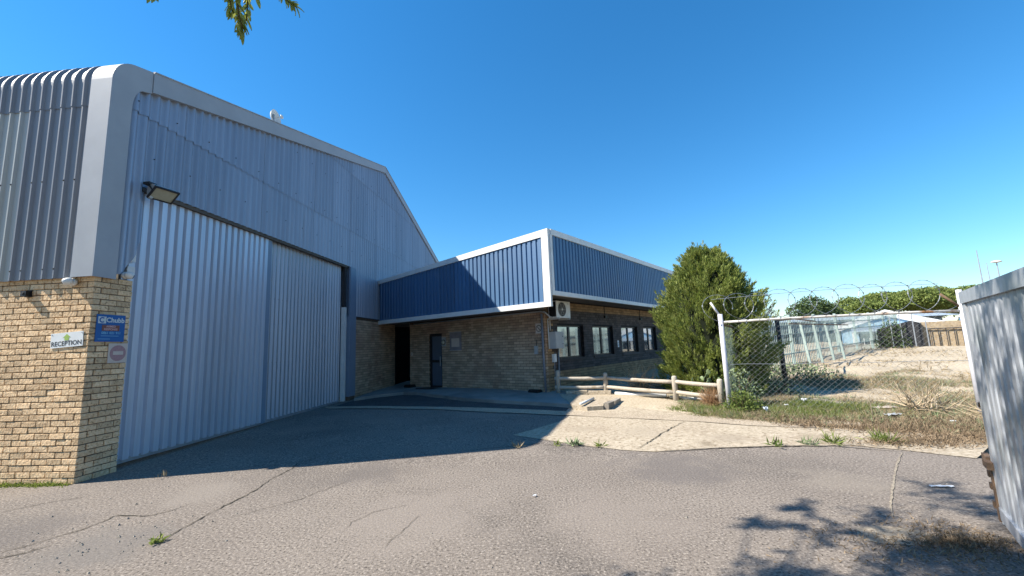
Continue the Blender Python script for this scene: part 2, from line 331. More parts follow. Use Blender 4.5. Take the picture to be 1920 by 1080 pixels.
def strip(pts, wd, dz, name, mat, parent, jit=.012):
    b = MB(); pts = [Vector((x, y, 0)) for x, y in pts]; fine = []
    for i in range(len(pts)-1):
        k = max(1, int((pts[i+1]-pts[i]).length/.06))
        for j in range(k):
            p = pts[i].lerp(pts[i+1], j/k); fine.append(p+Vector((random.uniform(-jit, jit), random.uniform(-jit, jit), 0)))
    fine.append(pts[-1]); n = len(fine); vs_ = []
    for i, p in enumerate(fine):
        d = (fine[min(i+1, n-1)]-fine[max(i-1, 0)]).normalized(); s = Vector((-d.y, d.x, 0)); e = min(i, n-1-i)/max(1, n*.2); ww = wd*random.uniform(.4, 1.3)*min(1, .25+e)/2
        for q in (p-s*ww, p+s*ww): vs_.append((q.x, q.y, gz(q.x, q.y)+dz))
    b.add(vs_, [(2*i, 2*i+1, 2*i+3, 2*i+2) for i in range(n-1)])
    return b.build(name, mat, parent, fix=False)
for pts, wd in (([(-3.22,3.96),(-3.28,4.13),(-3.29,4.32),(-3.29,4.68),(-3.27,4.94),(-3.24,5.27),(-3.26,5.52),(-3.3,5.83),(-3.27,6.24),(-3.32,6.55),(-2.93,7.18)], .015),
                ([(-4.6,3.93),(-4.48,4.07),(-4.43,4.22),(-4.34,4.35),(-4.31,4.54),(-4.33,4.7),(-3.92,4.66),(-3.78,4.83),(-3.75,4.99)], .014),
                ([(-5.83,4.93),(-5.78,5.03),(-5.64,5.18),(-5.3,5.4)], .009), ([(-1.15,3.72),(-1.13,3.89),(-1.07,4.1),(-1.04,4.3),(-.99,4.42)], .006),
                ([(-1.65,4.06),(-1.64,4.29),(-1.51,4.54),(-1.2,4.7)], .006), ([(-4.9,3.5),(-4.6,3.75),(-4.35,3.9),(-4.26,4.1)], .016),
                ([(-3.0,4.5),(-2.5,5.0),(-2.2,5.6)], .008), ([(.53,7.2),(.2,7.05),(-.4,6.95),(-.9,6.8)], .014), ([(1.2,6.75),(.7,6.95),(.3,7.03)], .012)):
    strip(pts, wd, .006, 'crack', CRACK, asph)
strip([(3.3,3.95),(3.51,4.21),(4.16,4.89),(4.7,5.44),(5.22,5.93)], .022, .006, 'sand_seam', SEAMD, asph, .004)
strip([(5.22,5.95),(4.6,6.33),(3.9,6.42),(3.0,6.44),(2.1,6.38)], .035, .018, 'sand_seam', SEAMD, asph, .006)
strip([(1.79,6.55),(1.98,6.77),(2.45,7.39),(2.8,7.81),(3.19,8.25)], .018, .018, 'joint', CRACK, apron)

# sandy lot with humps
def hump(x, y):
    h = .10*math.sin(x*1.1+.4)*math.sin(y*.8+1.2) + .07*math.sin(x*2.3+y*1.3) + .05*math.sin(3.1*y-x*1.7+2)
    return h + .045*math.sin(5.3*x+1.1*y)*math.sin(4.1*y)
def lot(x, y):
    # distance in from the edge along the apron / timber fence line
    d1 = (x-3.4)*.55 + (y-8.75)*.835       # beyond the apron edge
    if x < 4.6: d1 = min(d1, (x-1.4)*.72+(y-12.1)*.69+.75)
    t = min(1, max(0, d1/2.2)); far = min(1, max(0, (y+x-20)/16))
    return gz(x, y) + (-.014 + .034*min(1, max(0, d1/.35)) if d1 < .35 else .02) + t*(.04+.36*hump(x, y)*(1+far*.8)) + far*.22 + max(0, (x-9)*.018*t)
def make_lot():
    xs = np.concatenate([np.arange(.8, 12, .16), np.arange(12, 46, .7)]); ys = np.concatenate([np.arange(5.6, 16, .16), np.arange(16, 46, .7)])
    V = np.array([(x, y, lot(x, y)) for y in ys for x in xs]); nx = len(xs); Fc = []
    o2 = lambda x, y: ((x-OC.x)*dBp.x+(y-OC.y)*dBp.y)
    for j in range(len(ys)-1):
        for i in range(nx-1):
            x, y = xs[i], ys[j]
            if (x-3.4)*.55+(y-8.75)*.835 < -.6 or (x < 4.6 and (x-1.4)*.72+(y-12.1)*.69 < -1.3) or o2(x, y) < -.3: continue
            Fc.append((j*nx+i, j*nx+i+1, (j+1)*nx+i+1, (j+1)*nx+i))
    o = link('sand_lot', np_mesh('sand_lot', V, Fc, SAND, True)); o['kind'] = 'structure'; return o
make_lot()

# ------------------------------------------------------------------ bricks
BL, BD, BH, CO = .222, .1, .075, .085
def brick_mesh(name, L, mat):
    bm = bmesh.new(); bmesh.ops.create_cube(bm, size=1)
    for v in bm.verts: v.co = ((v.co.x+.5)*L, (v.co.y+.5)*BD, (v.co.z+.5)*BH)
    bmesh.ops.bevel(bm, geom=bm.edges[:]+bm.verts[:], offset=.005, segments=1, affect='EDGES')
    for v in bm.verts:
        v.co += Vector((random.uniform(-.0015, .0015), random.uniform(-.003, .002), random.uniform(-.0015, .0015)))
    me = bpy.data.meshes.new(name); bm.to_mesh(me); bm.free(); me.materials.append(mat); return me
def lay(length, z0, z1, start=0, openings=(), odd_first=0, off=0):
    """running bond; returns (u, z, length) of each brick"""
    out_ = []; k = 0; z = z0
    while z+BH <= z1+.001:
        u = start; first = (k+odd_first) % 2
        if first: u = start+off
        pieces = []
        if first and not off: pieces.append((u, .106)); u += .116
        while u < length-.02:
            L = min(BL, length-u); pieces.append((u, L)); u += L+.01
        for u0, L in pieces:
            segs = [(u0, u0+L)]
            for a, b, za, zb in openings:
                if z+BH > za+.01 and z < zb-.01:
                    ns = []
                    for p, q in segs:
                        if q <= a or p >= b: ns.append((p, q)); continue
                        if p < a-.03: ns.append((p, a-.004))
                        if q > b+.03: ns.append((b+.004, q))
                    segs = ns
            out_ += [(p, z, q-p) for p, q in segs]
        z += CO; k += 1
    return out_
def place_bricks(items, parent, mesh_full, mat, frame, n_obj, key):
    """the n_obj nearest as objects, the rest joined; frame(u,z)->(loc, rz) local"""
    items = sorted(items, key=key); b = MB(); lib = {}
    for i, (u, z, L) in enumerate(items):
        loc, rz = frame(u, z)
        if i < n_obj:
            k = (round(L, 2), random.randrange(3))
            if k not in lib: lib[k] = brick_mesh('brick', L, mat)
            link('brick', lib[k], parent, loc, (0, 0, rz))
        else:
            c, s = math.cos(rz), math.sin(rz); x0, y0, z0 = loc; d = random.uniform(-.0025, .0025)
            pts = [(0, d), (L, d), (L, BD), (0, BD)]
            vs_ = [(x0+c*p-s*q, y0+s*p+c*q, z0+h) for h in (0, BH) for p, q in pts]
            b.add(vs_, [(3,2,1,0),(4,5,6,7),(0,1,5,4),(1,2,6,5),(2,3,7,6),(3,0,4,7)])
    if b.v: tag(b.build('brick_courses', mat, parent, fix=False), kind='stuff')

# ------------------------------------------------------------------ corrugated sheets
def prof_sin(p, amp, n=8): return [(k/n*p, amp*math.cos(2*math.pi*k/n)) for k in range(n)]
def prof_rib(p, crest, flank, h): return [(0, 0), (p-crest-2*flank, 0), (p-crest-flank, h), (p-flank, h)]
def corr(u0, u1, zb, zt, prof, p, phase=0, mid=()):
    """columns (u, offset) between u0,u1; zb/zt functions of u -> verts (u, off, z)"""
    us = [(u0, None), (u1, None)]; k = math.floor((u0-phase)/p)-1
    while phase+k*p < u1:
        us += [(phase+k*p+a, o) for a, o in prof if u0+1e-4 < phase+k*p+a < u1-1e-4]; k += 1
    us.sort(key=lambda t: t[0])
    def off(u):
        t = (u-phase) % p; pr = prof+[(p, prof[0][1])]
        for (a, x), (b, y) in zip(pr, pr[1:]):
            if a <= t <= b: return x+(y-x)*(t-a)/max(1e-9, b-a)
        return prof[0][1]
    vs_, fs = [], []
    for u, o in us:
        o = off(u) if o is None else o; vs_ += [(u, o, zb(u)), (u, o, max(zb(u)+.001, zt(u)))]
    for i in range(len(us)-1): fs.append((2*i, 2*i+2, 2*i+3, 2*i+1))
    return vs_, fs

# ================================================================== WAREHOUSE   local: x along gable, y into the building, z
wh = thing('warehouse', WC, math.atan2(dA.y, dA.x), 'grey corrugated warehouse with rounded eave above a face brick base', 'warehouse')
RA, RZ0, RIDGE, SLOPE = .36, 6.41, 10.5, .272
def rake(a): return RZ0+(a-RA)*SLOPE if a <= RIDGE else RZ0+(RIDGE-RA)*SLOPE-(a-RIDGE)*.295
# brick base
mort = MB(); mort.box(.014, .25, .014, 9, -.3, 2.885); mort.box(.25, .555, .014, .25, -.3, 2.885)
bw = mort.build('brick_wall', MORTAR, wh)
left = lay(8, -.085, 2.89, off=.116, odd_first=0)      # u = local y on the left face
ret = lay(.56, -.085, 2.89, off=.116, odd_first=1)
its = [('L',)+t for t in left]+[('R',)+t for t in ret]
def wframe_l(u, z, L): return (0, u+L, z), -math.pi/2
lib = {}; b = MB()
its.sort(key=lambda t: (t[1] if t[0] == 'L' else -1) + (0 if t[2] > -.05 else 5))
for i, (sd, u, z, L) in enumerate(its):
    if i < 300:
        k = (round(L, 2), random.randrange(4))
        if k not in lib: lib[k] = brick_mesh('brick', L, BRICK)
        jx, jr = random.gauss(0, .0022), random.gauss(0, .004)
        if sd == 'L': link('brick', lib[k], bw, (jx, u+L, z), (0, jr, -math.pi/2))
        else: link('brick', lib[k], bw, (u, jx, z), (0, jr, 0))
    else:
        if sd == 'L': b.box(random.uniform(-.002, .002), BD, u, u+L, z, z+BH)
        else: b.box(u, u+L, random.uniform(-.002, .002), BD, z, z+BH)
tag(b.build('brick_courses', BRICK, bw), kind='stuff')
# side cladding with ribs, pan sheets of four ribs
P6 = .178; ribs = prof_rib(P6, .02, .02, .036)
y0 = .27; k = 0
while y0 < 8:
    y1 = y0+4*P6 if k else y0+2*P6
    vs_, fs = corr(y0, y1+.03, lambda u: 2.86, lambda u: 5.6, ribs, P6, .27)
    m_ = STEEL_P if k in (2, 5) else STEEL_L
    MB().add([(-.034-.004*(k % 2)-o, u, z) for u, o, z in vs_], fs).build('cladding_sheet', m_, wh, fix=False)
    y0 = y1; k += 1
# curved eave sheets running on as the roof
ER = .42; ecx, ecz = ER-.05, 5.955
epath = [(-.046, 5.54), (-.048, 5.8)]+[(ecx-ER*math.cos(R_(t)), ecz+ER*math.sin(R_(t))) for t in range(0, 76, 8)]
while epath[-1][0] < .3: break
e1 = epath[-1]; epath += [(e1[0]+1.2, e1[1]+1.2*SLOPE), (RIDGE, e1[1]+(RIDGE-e1[0])*SLOPE)]
def sweep(ys_, path):
    vs_, fs = [], []; n = len(path)
    for y, o in ys_:
        for i, (a, z) in enumerate(path):
            p, q = path[max(0, i-1)], path[min(n-1, i+1)]; dx, dz = q[0]-p[0], q[1]-p[1]; l_ = math.hypot(dx, dz)
            vs_.append((a-dz/l_*o, y, z+dx/l_*o))
    for j in range(len(ys_)-1):
        for i in range(n-1): fs.append((j*n+i, j*n+i+1, (j+1)*n+i+1, (j+1)*n+i))
    return vs_, fs
y0 = .27; k = 0
while y0 < 8:
    y1 = y0+4*P6 if k else y0+2*P6
    vs_, _ = corr(y0, y1+.03, lambda u: 0, lambda u: 1, ribs, P6, .27)
    MB().add(*sweep([(u, o+.003*(k % 2)) for u, o, z in vs_[::2]], epath)).build('eave_sheet', STEEL_L, wh, fix=False)
    y0 = y1; k += 1
MB().prism([(e1[0]-.1, e1[1]-.12), (e1[0], e1[1]-.02), (RIDGE, e1[1]+(RIDGE-e1[0])*SLOPE-.02), (21, rake(21)-.05), (21, rake(21)-.2), (RIDGE, rake(RIDGE)-.3)], 1, .1, 24).build('roof', ROOFM, wh)
part('roof_screws', DARKST, wh, lambda b: [b.lathe([(.013, 0), (.009, .01)], (-.07, .27+(i+1)*P6-.03, z), (-1, 0, 0), 6) for i in range(11) for z in (3.0, 4.35, 5.72) if (i*7+int(z*3)) % 3])
# corner cap and barge flashing (rounded at the eave)
cap = MB(); cpath = [(-.08, 2.86), (-.08, 5.84)]+[(ecx-(ER+.03)*math.cos(R_(t)), ecz+(ER+.03)*math.sin(R_(t))) for t in range(0, 76, 8)]+[(.55, e1[1]+(.55-e1[0])*SLOPE+.035)]
cap.add(*sweep([(-.055, 0), (.3, 0), (.3, -.05)], cpath)); cap.build('corner_flashing', FLASH, wh, fix=False)
fl = MB(); inner = [(.25, 2.86), (.25, 5.62)]+[(.25+.18*(1-math.cos(R_(t))), 5.62+.42*math.sin(R_(t))) for t in range(10, 91, 10)]+[(.55, 6.09)]
n1, n2 = len(cpath), len(inner); seq = list(zip(np.interp(np.linspace(0, 1, 40), np.linspace(0, 1, n1), [p[0] for p in cpath]), np.interp(np.linspace(0, 1, 40), np.linspace(0, 1, n1), [p[1] for p in cpath])))
def resample(pts, n):
    d = [0]
    for p, q in zip(pts, pts[1:]): d.append(d[-1]+math.hypot(q[0]-p[0], q[1]-p[1]))
    t = np.linspace(0, d[-1], n); return list(zip(np.interp(t, d, [p[0] for p in pts]), np.interp(t, d, [p[1] for p in pts])))
oA, iA = resample(cpath, 60), resample(inner, 60)
fl.add([(a, -.055, z) for a, z in oA]+[(a, -.055, z) for a, z in iA]+[(a, -.01, z) for a, z in iA], [(i, i+1, 61+i, 60+i) for i in range(59)]+[(60+i, 61+i, 121+i, 120+i) for i in range(59)])
fl.build('corner_flashing', FLASH, wh, fix=False)
bg_ = MB(); bt = lambda a: rake(a)+.005
bg_.prism([(.555, bt(.555)), (RIDGE, bt(RIDGE)), (21.2, bt(21.2)), (21.2, bt(21.2)-.24), (RIDGE, bt(RIDGE)-.25), (.555, bt(.555)-.36)], 1, -.07, .02)
bg_.prism([(.555, bt(.555)-.0), (.555, bt(.555)+.02), (RIDGE, bt(RIDGE)+.02), (21.2, bt(21.2)+.02), (21.2, bt(21.2)+.003), (RIDGE, bt(RIDGE)+.003)], 1, -.085, .3)
bg_.build('barge_flashing', FLASH, wh)
# gable sheets in three laps
sn = prof_sin(.177, .031)
def gsheet(a0, a1, zb, zt, y, mat=STEEL_G, name='gable_sheet'):
    if zt(a1) <= zb(a1)+.02 and zt(a0) <= zb(a0)+.02: return
    vs_, fs = corr(a0, a1, zb, zt, sn, .177, .2)
    MB().add([(u, y-o, z) for u, o, z in vs_], fs).build(name, mat, wh, smooth=True, fix=False)
SW = .177*6; a = .2; k = 0
while a < 20.9:
    a1 = a+SW+.02; top = lambda u: rake(u)-.12
    if a < 1: lowz = lambda u: 2.96 if u < .42 else 2.96+(u-.42)*2.4 if u < .62 else 4.46
    elif a+SW/2 < 8.05: lowz = lambda u: 4.46
    else: lowz = lambda u: 2.80
    if a < 1:
        gsheet(a, .66, lambda u: 2.96 if u < .42 else 2.96+(u-.42)*2.4, lambda u: 5.72, .03)
        gsheet(.66, a1, lambda u: 4.46+.004*math.sin(u*50), lambda u: 5.72, .028)
    else: gsheet(a, a1, lowz, lambda u: min(5.72, top(u)), .03-.003*(k % 2))
    gsheet(a, a1, lambda u: 5.68, lambda u: min(7.74, top(u)), .016-.003*(k % 2))
    gsheet(a, a1, lambda u: 7.70, top, .002-.003*(k % 2))
    a += SW; k += 1
box('gable_backing', DARKST, wh, .3, 20.8, .09, .12, 4.5, 6.0)
MB().prism([(.6, 6.0), (20.8, 6.0), (20.8, rake(20.8)-.35), (RIDGE, rake(RIDGE)-.4), (.6, rake(.6)-.4)], 1, .09, .12).build('gable_backing', DARKST, wh)
MB().box(8.1, 20.8, .09, .12, 2.7, 4.5).build('gable_backing', DARKST, wh)
# screws on the gable
part('gable_screws', DARKST, wh, lambda b: [b.lathe([(.012, 0), (.008, .012)], (.2+.177*i, -.02+y, z), (0, -1, 0), 5) for i in range(1, 70, 2) for z, y in ((5.85, 0), (7.0, 0), (5.0, .015), (7.85, -.01)) if z < rake(.2+.177*i)-.4 and (i*5+int(z*9)) % 4 < 2])
# sliding doors
ld = MB().box(.5, 3.93, .155, .2, .1, 4.5).box(.5, 3.93, .13, .155, .075, .145).build('sliding_door', GALV, wh)
rd = MB().box(3.85, 7.5, .215, .26, .1, 4.5).box(3.85, 7.5, .19, .215, .07, .14).build('sliding_door', GALV, wh)
def door_sheets(d, a0, a1, y, prof, p, ph, mat):
    n = round((a1-a0)/.86); st = (a1-a0)/n
    for i in range(n):
        vs_, fs = corr(a0+i*st, a0+(i+1)*st, lambda u: .125+.006*math.sin(u*23), lambda u: 4.5, prof, p, ph)
        MB().add([(u, y-o-.002*(i % 2), z) for u, o, z in vs_], fs).build('door_sheet', mat, d, fix=False)
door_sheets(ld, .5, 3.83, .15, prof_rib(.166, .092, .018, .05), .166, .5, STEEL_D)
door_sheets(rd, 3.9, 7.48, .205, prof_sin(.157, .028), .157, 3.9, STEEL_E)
MB().box(3.8, 3.94, .10, .15, .1, 4.48).build('door_edge', JAMB, ld)
part('door_screws', DARKST, ld, lambda b: [b.lathe([(.011, 0), (.007, .008)], (.6+.166*i+.02, .113, z), (0, -1, 0), 5) for i in range(19) for z in (1.5, 3.0)])
part('door_screws', DARKST, rd, lambda b: [b.lathe([(.011, 0), (.007, .008)], (3.9+.157*i, .184, z), (0, -1, 0), 5) for i in range(1, 22) for z in (1.45, 3.0)])
box('door_track', TRACK, wh, .62, 8.02, .035, .11, 4.40, 4.475)
box('door_header', DARKST, wh, .3, 8.0, .27, .32, 4.3, 5.2)
# open corner beside the left door: small white bracket plates
MB().box(.50, .62, .05, .07, 2.98, 3.12).box(.47, .63, .06, .075, 3.2, 3.42).build('door_stop', CREAM, wh)
# right jamb
box('door_post', CREAM, wh, 7.50, 7.62, .05, .17, .1, 3.08)
box('door_post', DARKST, wh, 7.52, 7.60, .06, .16, 3.08, 4.4)
box('jamb_flashing', JAMB, wh, 7.70, 8.12, -.035, .3, .22, 2.83)
box('jamb_flashing', JAMB, wh, 7.72, 8.10, -.03, .3, 2.83, 4.45)
box('jamb_foot', RUSTY, wh, 7.72, 8.1, -.02, .3, -.05, .218)
box('inner_wall', DARKST, wh, 7.5, 8.0, .3, .35, 0, 4.4)
# brick dado right of the door
MB().box(8.12, 11.75, .012, .24, -.1, 2.8).build('brick_wall', MORTAR, wh)
bw2 = wh.children[-1]
bb = MB()
for u, z, L in lay(3.63, .0, 2.78): bb.box(8.12+u, 8.12+u+L, random.uniform(-.002, .002), BD, z, z+BH)
tag(bb.build('brick_courses', BRICK_O, bw2), kind='stuff')
MB().box(11.6, 15.5, .55, .65, -.1, 2.8).box(15.4, 15.5, 0, .65, -.1, 2.8).build('opening_shade_panel', PITCHB, wh)  # black panel painting the shade inside the opening
box('sheet_drip', DARKST, wh, 8.1, 10.2, -.03, .012, 2.79, 2.815)

# ================================================================== OFFICE   local: x along front to the right, y back along the window wall
of = thing('office_building', OC, math.atan2(dBp.y, dBp.x), 'low brick office with blue ribbed fascia and white trim', 'building')
FL = .2
DO = (-5.27, -4.56, FL, 2.19)
fwl = MB(); X0 = -6.42
fwl.box(X0, DO[0], .012, .22, -.1, 2.72).box(DO[1], -.012, .012, .22, -.1, 2.72).box(DO[0], DO[1], .012, .22, 2.19, 2.72)
fwl = fwl.build('front_wall', MORTAR, of)
fr = [t for t in lay(6.42, FL-.085*2+.03, 2.66, openings=((X0*-1+DO[0], X0*-1+DO[1], FL, 2.19),))]
place_bricks(fr, fwl, None, BRICK_O, lambda u, z: ((X0+u, 0, z), 0), 240, lambda t: -t[0])
# window wall
WINS = [(.70, 2.32), (2.98, 4.58), (5.34, 6.95), (7.63, 9.12)]; WZ = (1.15, 2.22)
ops = [(a, b, WZ[0], WZ[1]) for a, b in WINS]
ww = MB(); prev = .22
for a, b in WINS+[(13, 13)]:
    ww.box(-.22, -.012, prev, a, -.1, 3.0)
    if b < 13: ww.box(-.22, -.012, a, b, -.1, WZ[0]); ww.box(-.22, -.012, a, b, WZ[1], 3.0)
    prev = b
ww = ww.build('window_wall', MORTAR_D, of)
items = lay(13, FL-.085*2+.03, 2.98, off=.116, odd_first=1, openings=ops)
side_u, side_p = MB(), MB(); near = []
for u, z, L in items:
    painted = .78 < z+.04 < 2.66 and u > .3
    if u < .3 and not painted: near.append((u, z, L)); continue
    (side_p if painted else side_u).box(-BD, random.uniform(-.002, .003), u, u+L, z, z+BH)
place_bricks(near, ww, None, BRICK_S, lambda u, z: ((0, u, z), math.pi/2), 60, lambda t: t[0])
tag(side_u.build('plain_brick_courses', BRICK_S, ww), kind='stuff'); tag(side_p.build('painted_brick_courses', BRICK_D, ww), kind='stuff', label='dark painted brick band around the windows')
box('side_wall', MORTAR, of, X0, X0+.2, .22, 8, -.1, 2.75)
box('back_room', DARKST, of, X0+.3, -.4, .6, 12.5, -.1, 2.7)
MB().box(X0-2.0, X0, 2.6, 2.75, -.1, 2.75).build('passage_end_shade', PITCHB, of)  # black closure, painted shade at the end of the passage
MB().box(-9.2, -6.3, -.6, 3.4, 2.69, 2.75).build('passage_soffit', SOFF, of)
def make_window(a, b):
    wv = MB(); x0, x1 = -.15, -.09
    for q in ((a, a+.05, WZ[0]+.03, WZ[1]), (b-.05, b, WZ[0]+.03, WZ[1]), ((a+b)/2-.05, (a+b)/2+.05, WZ[0]+.08, WZ[1]-.05), (a+.05, b-.05, WZ[1]-.05, WZ[1]), (a+.05, b-.05, WZ[0]+.03, WZ[0]+.08)):
        wv.box(x0, x1, *q)
    wo = wv.build('window', FRAME, of)
    for p, q in ((a+.05, (a+b)/2-.05), ((a+b)/2+.05, b-.05)): box('pane', GLASS, wo, -.128, -.118, p, q, WZ[0]+.08, WZ[1]-.05)
    box('sill', BRICK_D, wo, -.15, .03, a-.03, b+.03, WZ[0]-.05, WZ[0]+.028)
for a, b in WINS: make_window(a, b)
box('ceiling', SOFF, of, -6.2, -.22, .25, 12.5, 2.75, 2.8)
# entrance door
dr = MB(); dx0, dx1 = DO[0], DO[1]
for q in ((dx0, dx0+.09, FL, 2.19), (dx1-.07, dx1, FL, 2.19), (dx0+.09, dx1-.07, 2.08, 2.19), (dx0+.09, dx1-.07, 1.13, 1.22), (dx0+.09, dx1-.07, FL, FL+.1)): dr.box(q[0], q[1], .05, .1, q[2], q[3])
dr = dr.build('entrance_door', FRAME, of)
for z0, z1 in ((FL+.1, 1.13), (1.22, 2.08)): box('pane', DGLASS, dr, dx0+.09, dx1-.07, .07, .08, z0, z1)
MB().tube([(dx1-.12, .02, 1.0), (dx1-.12, .02, 1.35)], .014, 8).build('handle', GREYP, dr)
# fascias: front rises to the right, side is level
FY, FX = -1.047, .977; FXL = FX-7.94
ft = lambda x: 4.33+(x-FXL)/7.94*.43
MB().prism([(FXL, 2.63), (FX, 2.63), (FX, 2.77), (FXL, 2.77)], 1, FY-.03, FY+.06).build('fascia_trim', WHITE, of)
MB().prism([(FXL, ft(FXL)-.14), (FX-.0, ft(FX)-.2), (FX-.0, ft(FX)), (FXL, ft(FXL))], 1, FY-.03, FY+.10).build('fascia_trim', WHITE, of)
MB().prism([(FX-.22, 2.772), (FX, 2.772), (FX, ft(FX)-.203), (FX-.22, ft(FX-.22)-.203)], 1, FY-.028, FY+.05).build('fascia_trim', WHITE, of)
for k in range(1, 4):
    xx = FXL+k*1.985; MB().box(xx-.03, xx+.03, FY-.034, FY-.03, 2.632, 2.768).build('trim_joint', WHITE, of); MB().box(xx-.03, xx+.03, FY-.034, FY-.03, ft(xx)-.15, ft(xx)-.012).build('trim_joint', WHITE, of)
IB = prof_rib(.175, .105, .014, .032)
x = FXL
while x < FX-.25:
    x1 = min(x+.7, FX-.2); vs_, fs = corr(x, x1+.02, lambda u: 2.76, lambda u: ft(u)-.13, IB, .175, FXL)
    MB().add([(u, FY+.03-o, z) for u, o, z in vs_], fs).build('fascia_sheet', BLUE, of, fix=False); x = x1
YE = 13.5
MB().box(FX-.06, FX+.03, FY+.06, YE, 2.94, 3.06).build('fascia_trim', WHITE, of)
MB().box(FX-.1, FX+.03, FY+.10, YE, 4.6, 4.76).build('fascia_trim', WHITE, of)
MB().box(FX-.06, FX+.028, FY+.06, FY+.16, 3.062, 4.598).build('fascia_trim', WHITE, of)
y = FY+.15
while y < YE:
    y1 = min(y+.7, YE); vs_, fs = corr(y, y1+.02, lambda u: 3.05, lambda u: 4.62, IB, .175, FY)
    MB().add([(FX-.03+o, u, z) for u, o, z in vs_], fs).build('fascia_sheet', BLUE, of, fix=False); y = y1
MB().add([(FXL, FY+.06, 2.67), (.0, FY+.06, 2.67), (.0, .0, 2.67), (FXL, 3.0, 2.67), (.0, FY+.06, 2.99), (.0, .0, 2.99)], [(0, 1, 2, 3), (1, 2, 5, 4)]).build('soffit', SOFF, of, fix=False)
MB().box(-.0, FX-.06, FY+.1, YE, 2.985, 3.02).build('soffit', SOFF, of)
MB().add([(FXL-1.5, FY+.05, 4.2), (FX-.05, FY+.05, 4.62), (FX-.05, YE, 4.62), (FXL-1.5, YE, 4.2)], [(0, 1, 2, 3)]).build('roof', ROOFM, of, fix=False)
# conduits, downpipe
MB().tube([(X0+.3, -.04, 2.6), (-.35, -.04, 2.62), (-.1, -.05, 2.62), (.08, -.06, 2.58), (.2, 0, 2.44), (.22, .1, 2.42)], .022, 8).build('conduit', GREYP, of, True)
MB().tube([(-.06, -.05, 2.55), (-.05, -.05, 1.2), (-.03, -.05, FL)], .034, 10).build('downpipe', PIPEG, of, True)
MB().tube([(.03, .14, 2.4), (.03, .14, 1.5)], .013, 6).tube([(.03, .25, 2.4), (.03, .25, 2.05)], .013, 6).build('conduit', PVC, of, True)
MB().tube([(.035, .62, 1.5), (.035, .62, FL)], .025, 8).build('conduit', PIPEG, of, True)
for yy in (3.95, 7.3): MB().tube([(.015, yy, 2.98), (.015, yy, 2.6)], .012, 6).box(.0, .07, yy-.05, yy+.1, 2.52, 2.6).build('outlet', BLACKP, of)
box('air_brick', GREYP, of, .004, .02, 10.9, 11.15, .85, 1.05)

# ================================================================== SMALL THINGS ON THE BUILDINGS
def wl(a, y, z): return WC + dA*a + Vector((-dA.y, dA.x, 0))*y + Vector((0, 0, z))
WR = math.atan2(dA.y, dA.x)
def ol(x, y, z): return OC + dBp*x + dC*y + Vector((0, 0, z))
OR = math.atan2(dBp.y, dBp.x)
def letter(me, parent, x, z, y, name='lettering'):
    return link(name, me, parent, (x, y, z), (math.pi/2, 0, 0))
# reception sign: faces left side of warehouse (-x local); build in a frame whose x runs right in view
t = thing('direction_sign', wl(-.008, .33, 1.965), WR-math.pi/2, 'white sign reading RECEPTION with green arrow on sunlit brick', 'sign')
MB().box(-.255, .255, -.004, .004, -.105, .105).build('plate', SIGNW, t)
letter(text('RECEPTION', .092, SIGNT, bold=.0012), t, -.002, -.052, -.0065)
MB().add([(-.035,-.006,-.008),(.035,-.006,-.008),(.035,-.006,.035),(.065,-.006,.03),(0,-.006,.085),(-.065,-.006,.03),(-.035,-.006,.035)], [(0,1,2,3,4,5,6)]).build('arrow', SIGNG, t, fix=False)
for sx in (-.235, .235): MB().lathe([(.007, 0), (.007, .004)], (sx, -.0045, .085), (0, -1, 0), 8).build('screw', GREYP, t)
t.rotation_euler.y = R_(-3.0)
# security sign on the shaded return
t = thing('security_sign', wl(.275, -.012, 2.125), WR, 'blue armed response sign with white lettering on shaded brick return', 'sign')
MB().box(-.205, .205, -.004, .004, -.20, .20).build('plate', SIGNB, t)
letter(text('Chubb', .098, SIGNTW, bold=.003), t, .058, .118, -.0065)
MB().box(-.185, -.075, -.0055, -.004, .068, .168).build('emblem', SIGNTW, t)
b = MB(); arc = [R_(a) for a in range(45, 316, 18)]
b.add([(-.13+r*math.cos(a), -.0068, .118+r*math.sin(a)) for a in arc for r in (.024, .042)], [(2*i, 2*i+1, 2*i+3, 2*i+2) for i in range(len(arc)-1)]); b.build('emblem', SIGNB, t, fix=False)
MB().box(-.115, -.08, -.0075, -.0066, .11, .126).build('emblem', SIGNTW, t)
MB().box(-.125, .125, -.006, -.004, -.04, .045).build('panel', SIGNBR, t)
letter(text('ARMED', .042, SIGNP, bold=.001), t, 0, .024, -.0075); letter(text('RESPONSE', .042, SIGNP, bold=.001), t, 0, -.018, -.0075)
letter(text('0861 021 911', .05, SIGNC, bold=.001), t, .01, -.072, -.0065)
for z, a0, a1 in ((-.115, -.13, .12), (-.16, -.17, 0)): MB().box(a0, a1, -.006, -.004, z-.003, z+.003).build('small_print', SIGNC, t)
# faded no entry sign
t = thing('no_entry_sign', wl(.41, -.012, 1.755), WR, 'faded pink no entry sign on pale square plate below the blue sign', 'sign')
MB().box(-.14, .14, -.004, .004, -.145, .145).build('plate', SIGNF, t)
MB().lathe([(.118, 0), (.118, .002)], (0, -.0045, 0), (0, -1, 0), 32).build('disc', SIGNR, t)
MB().box(-.075, .075, -.009, -.0068, -.025, .028).build('bar', SIGNF, t)
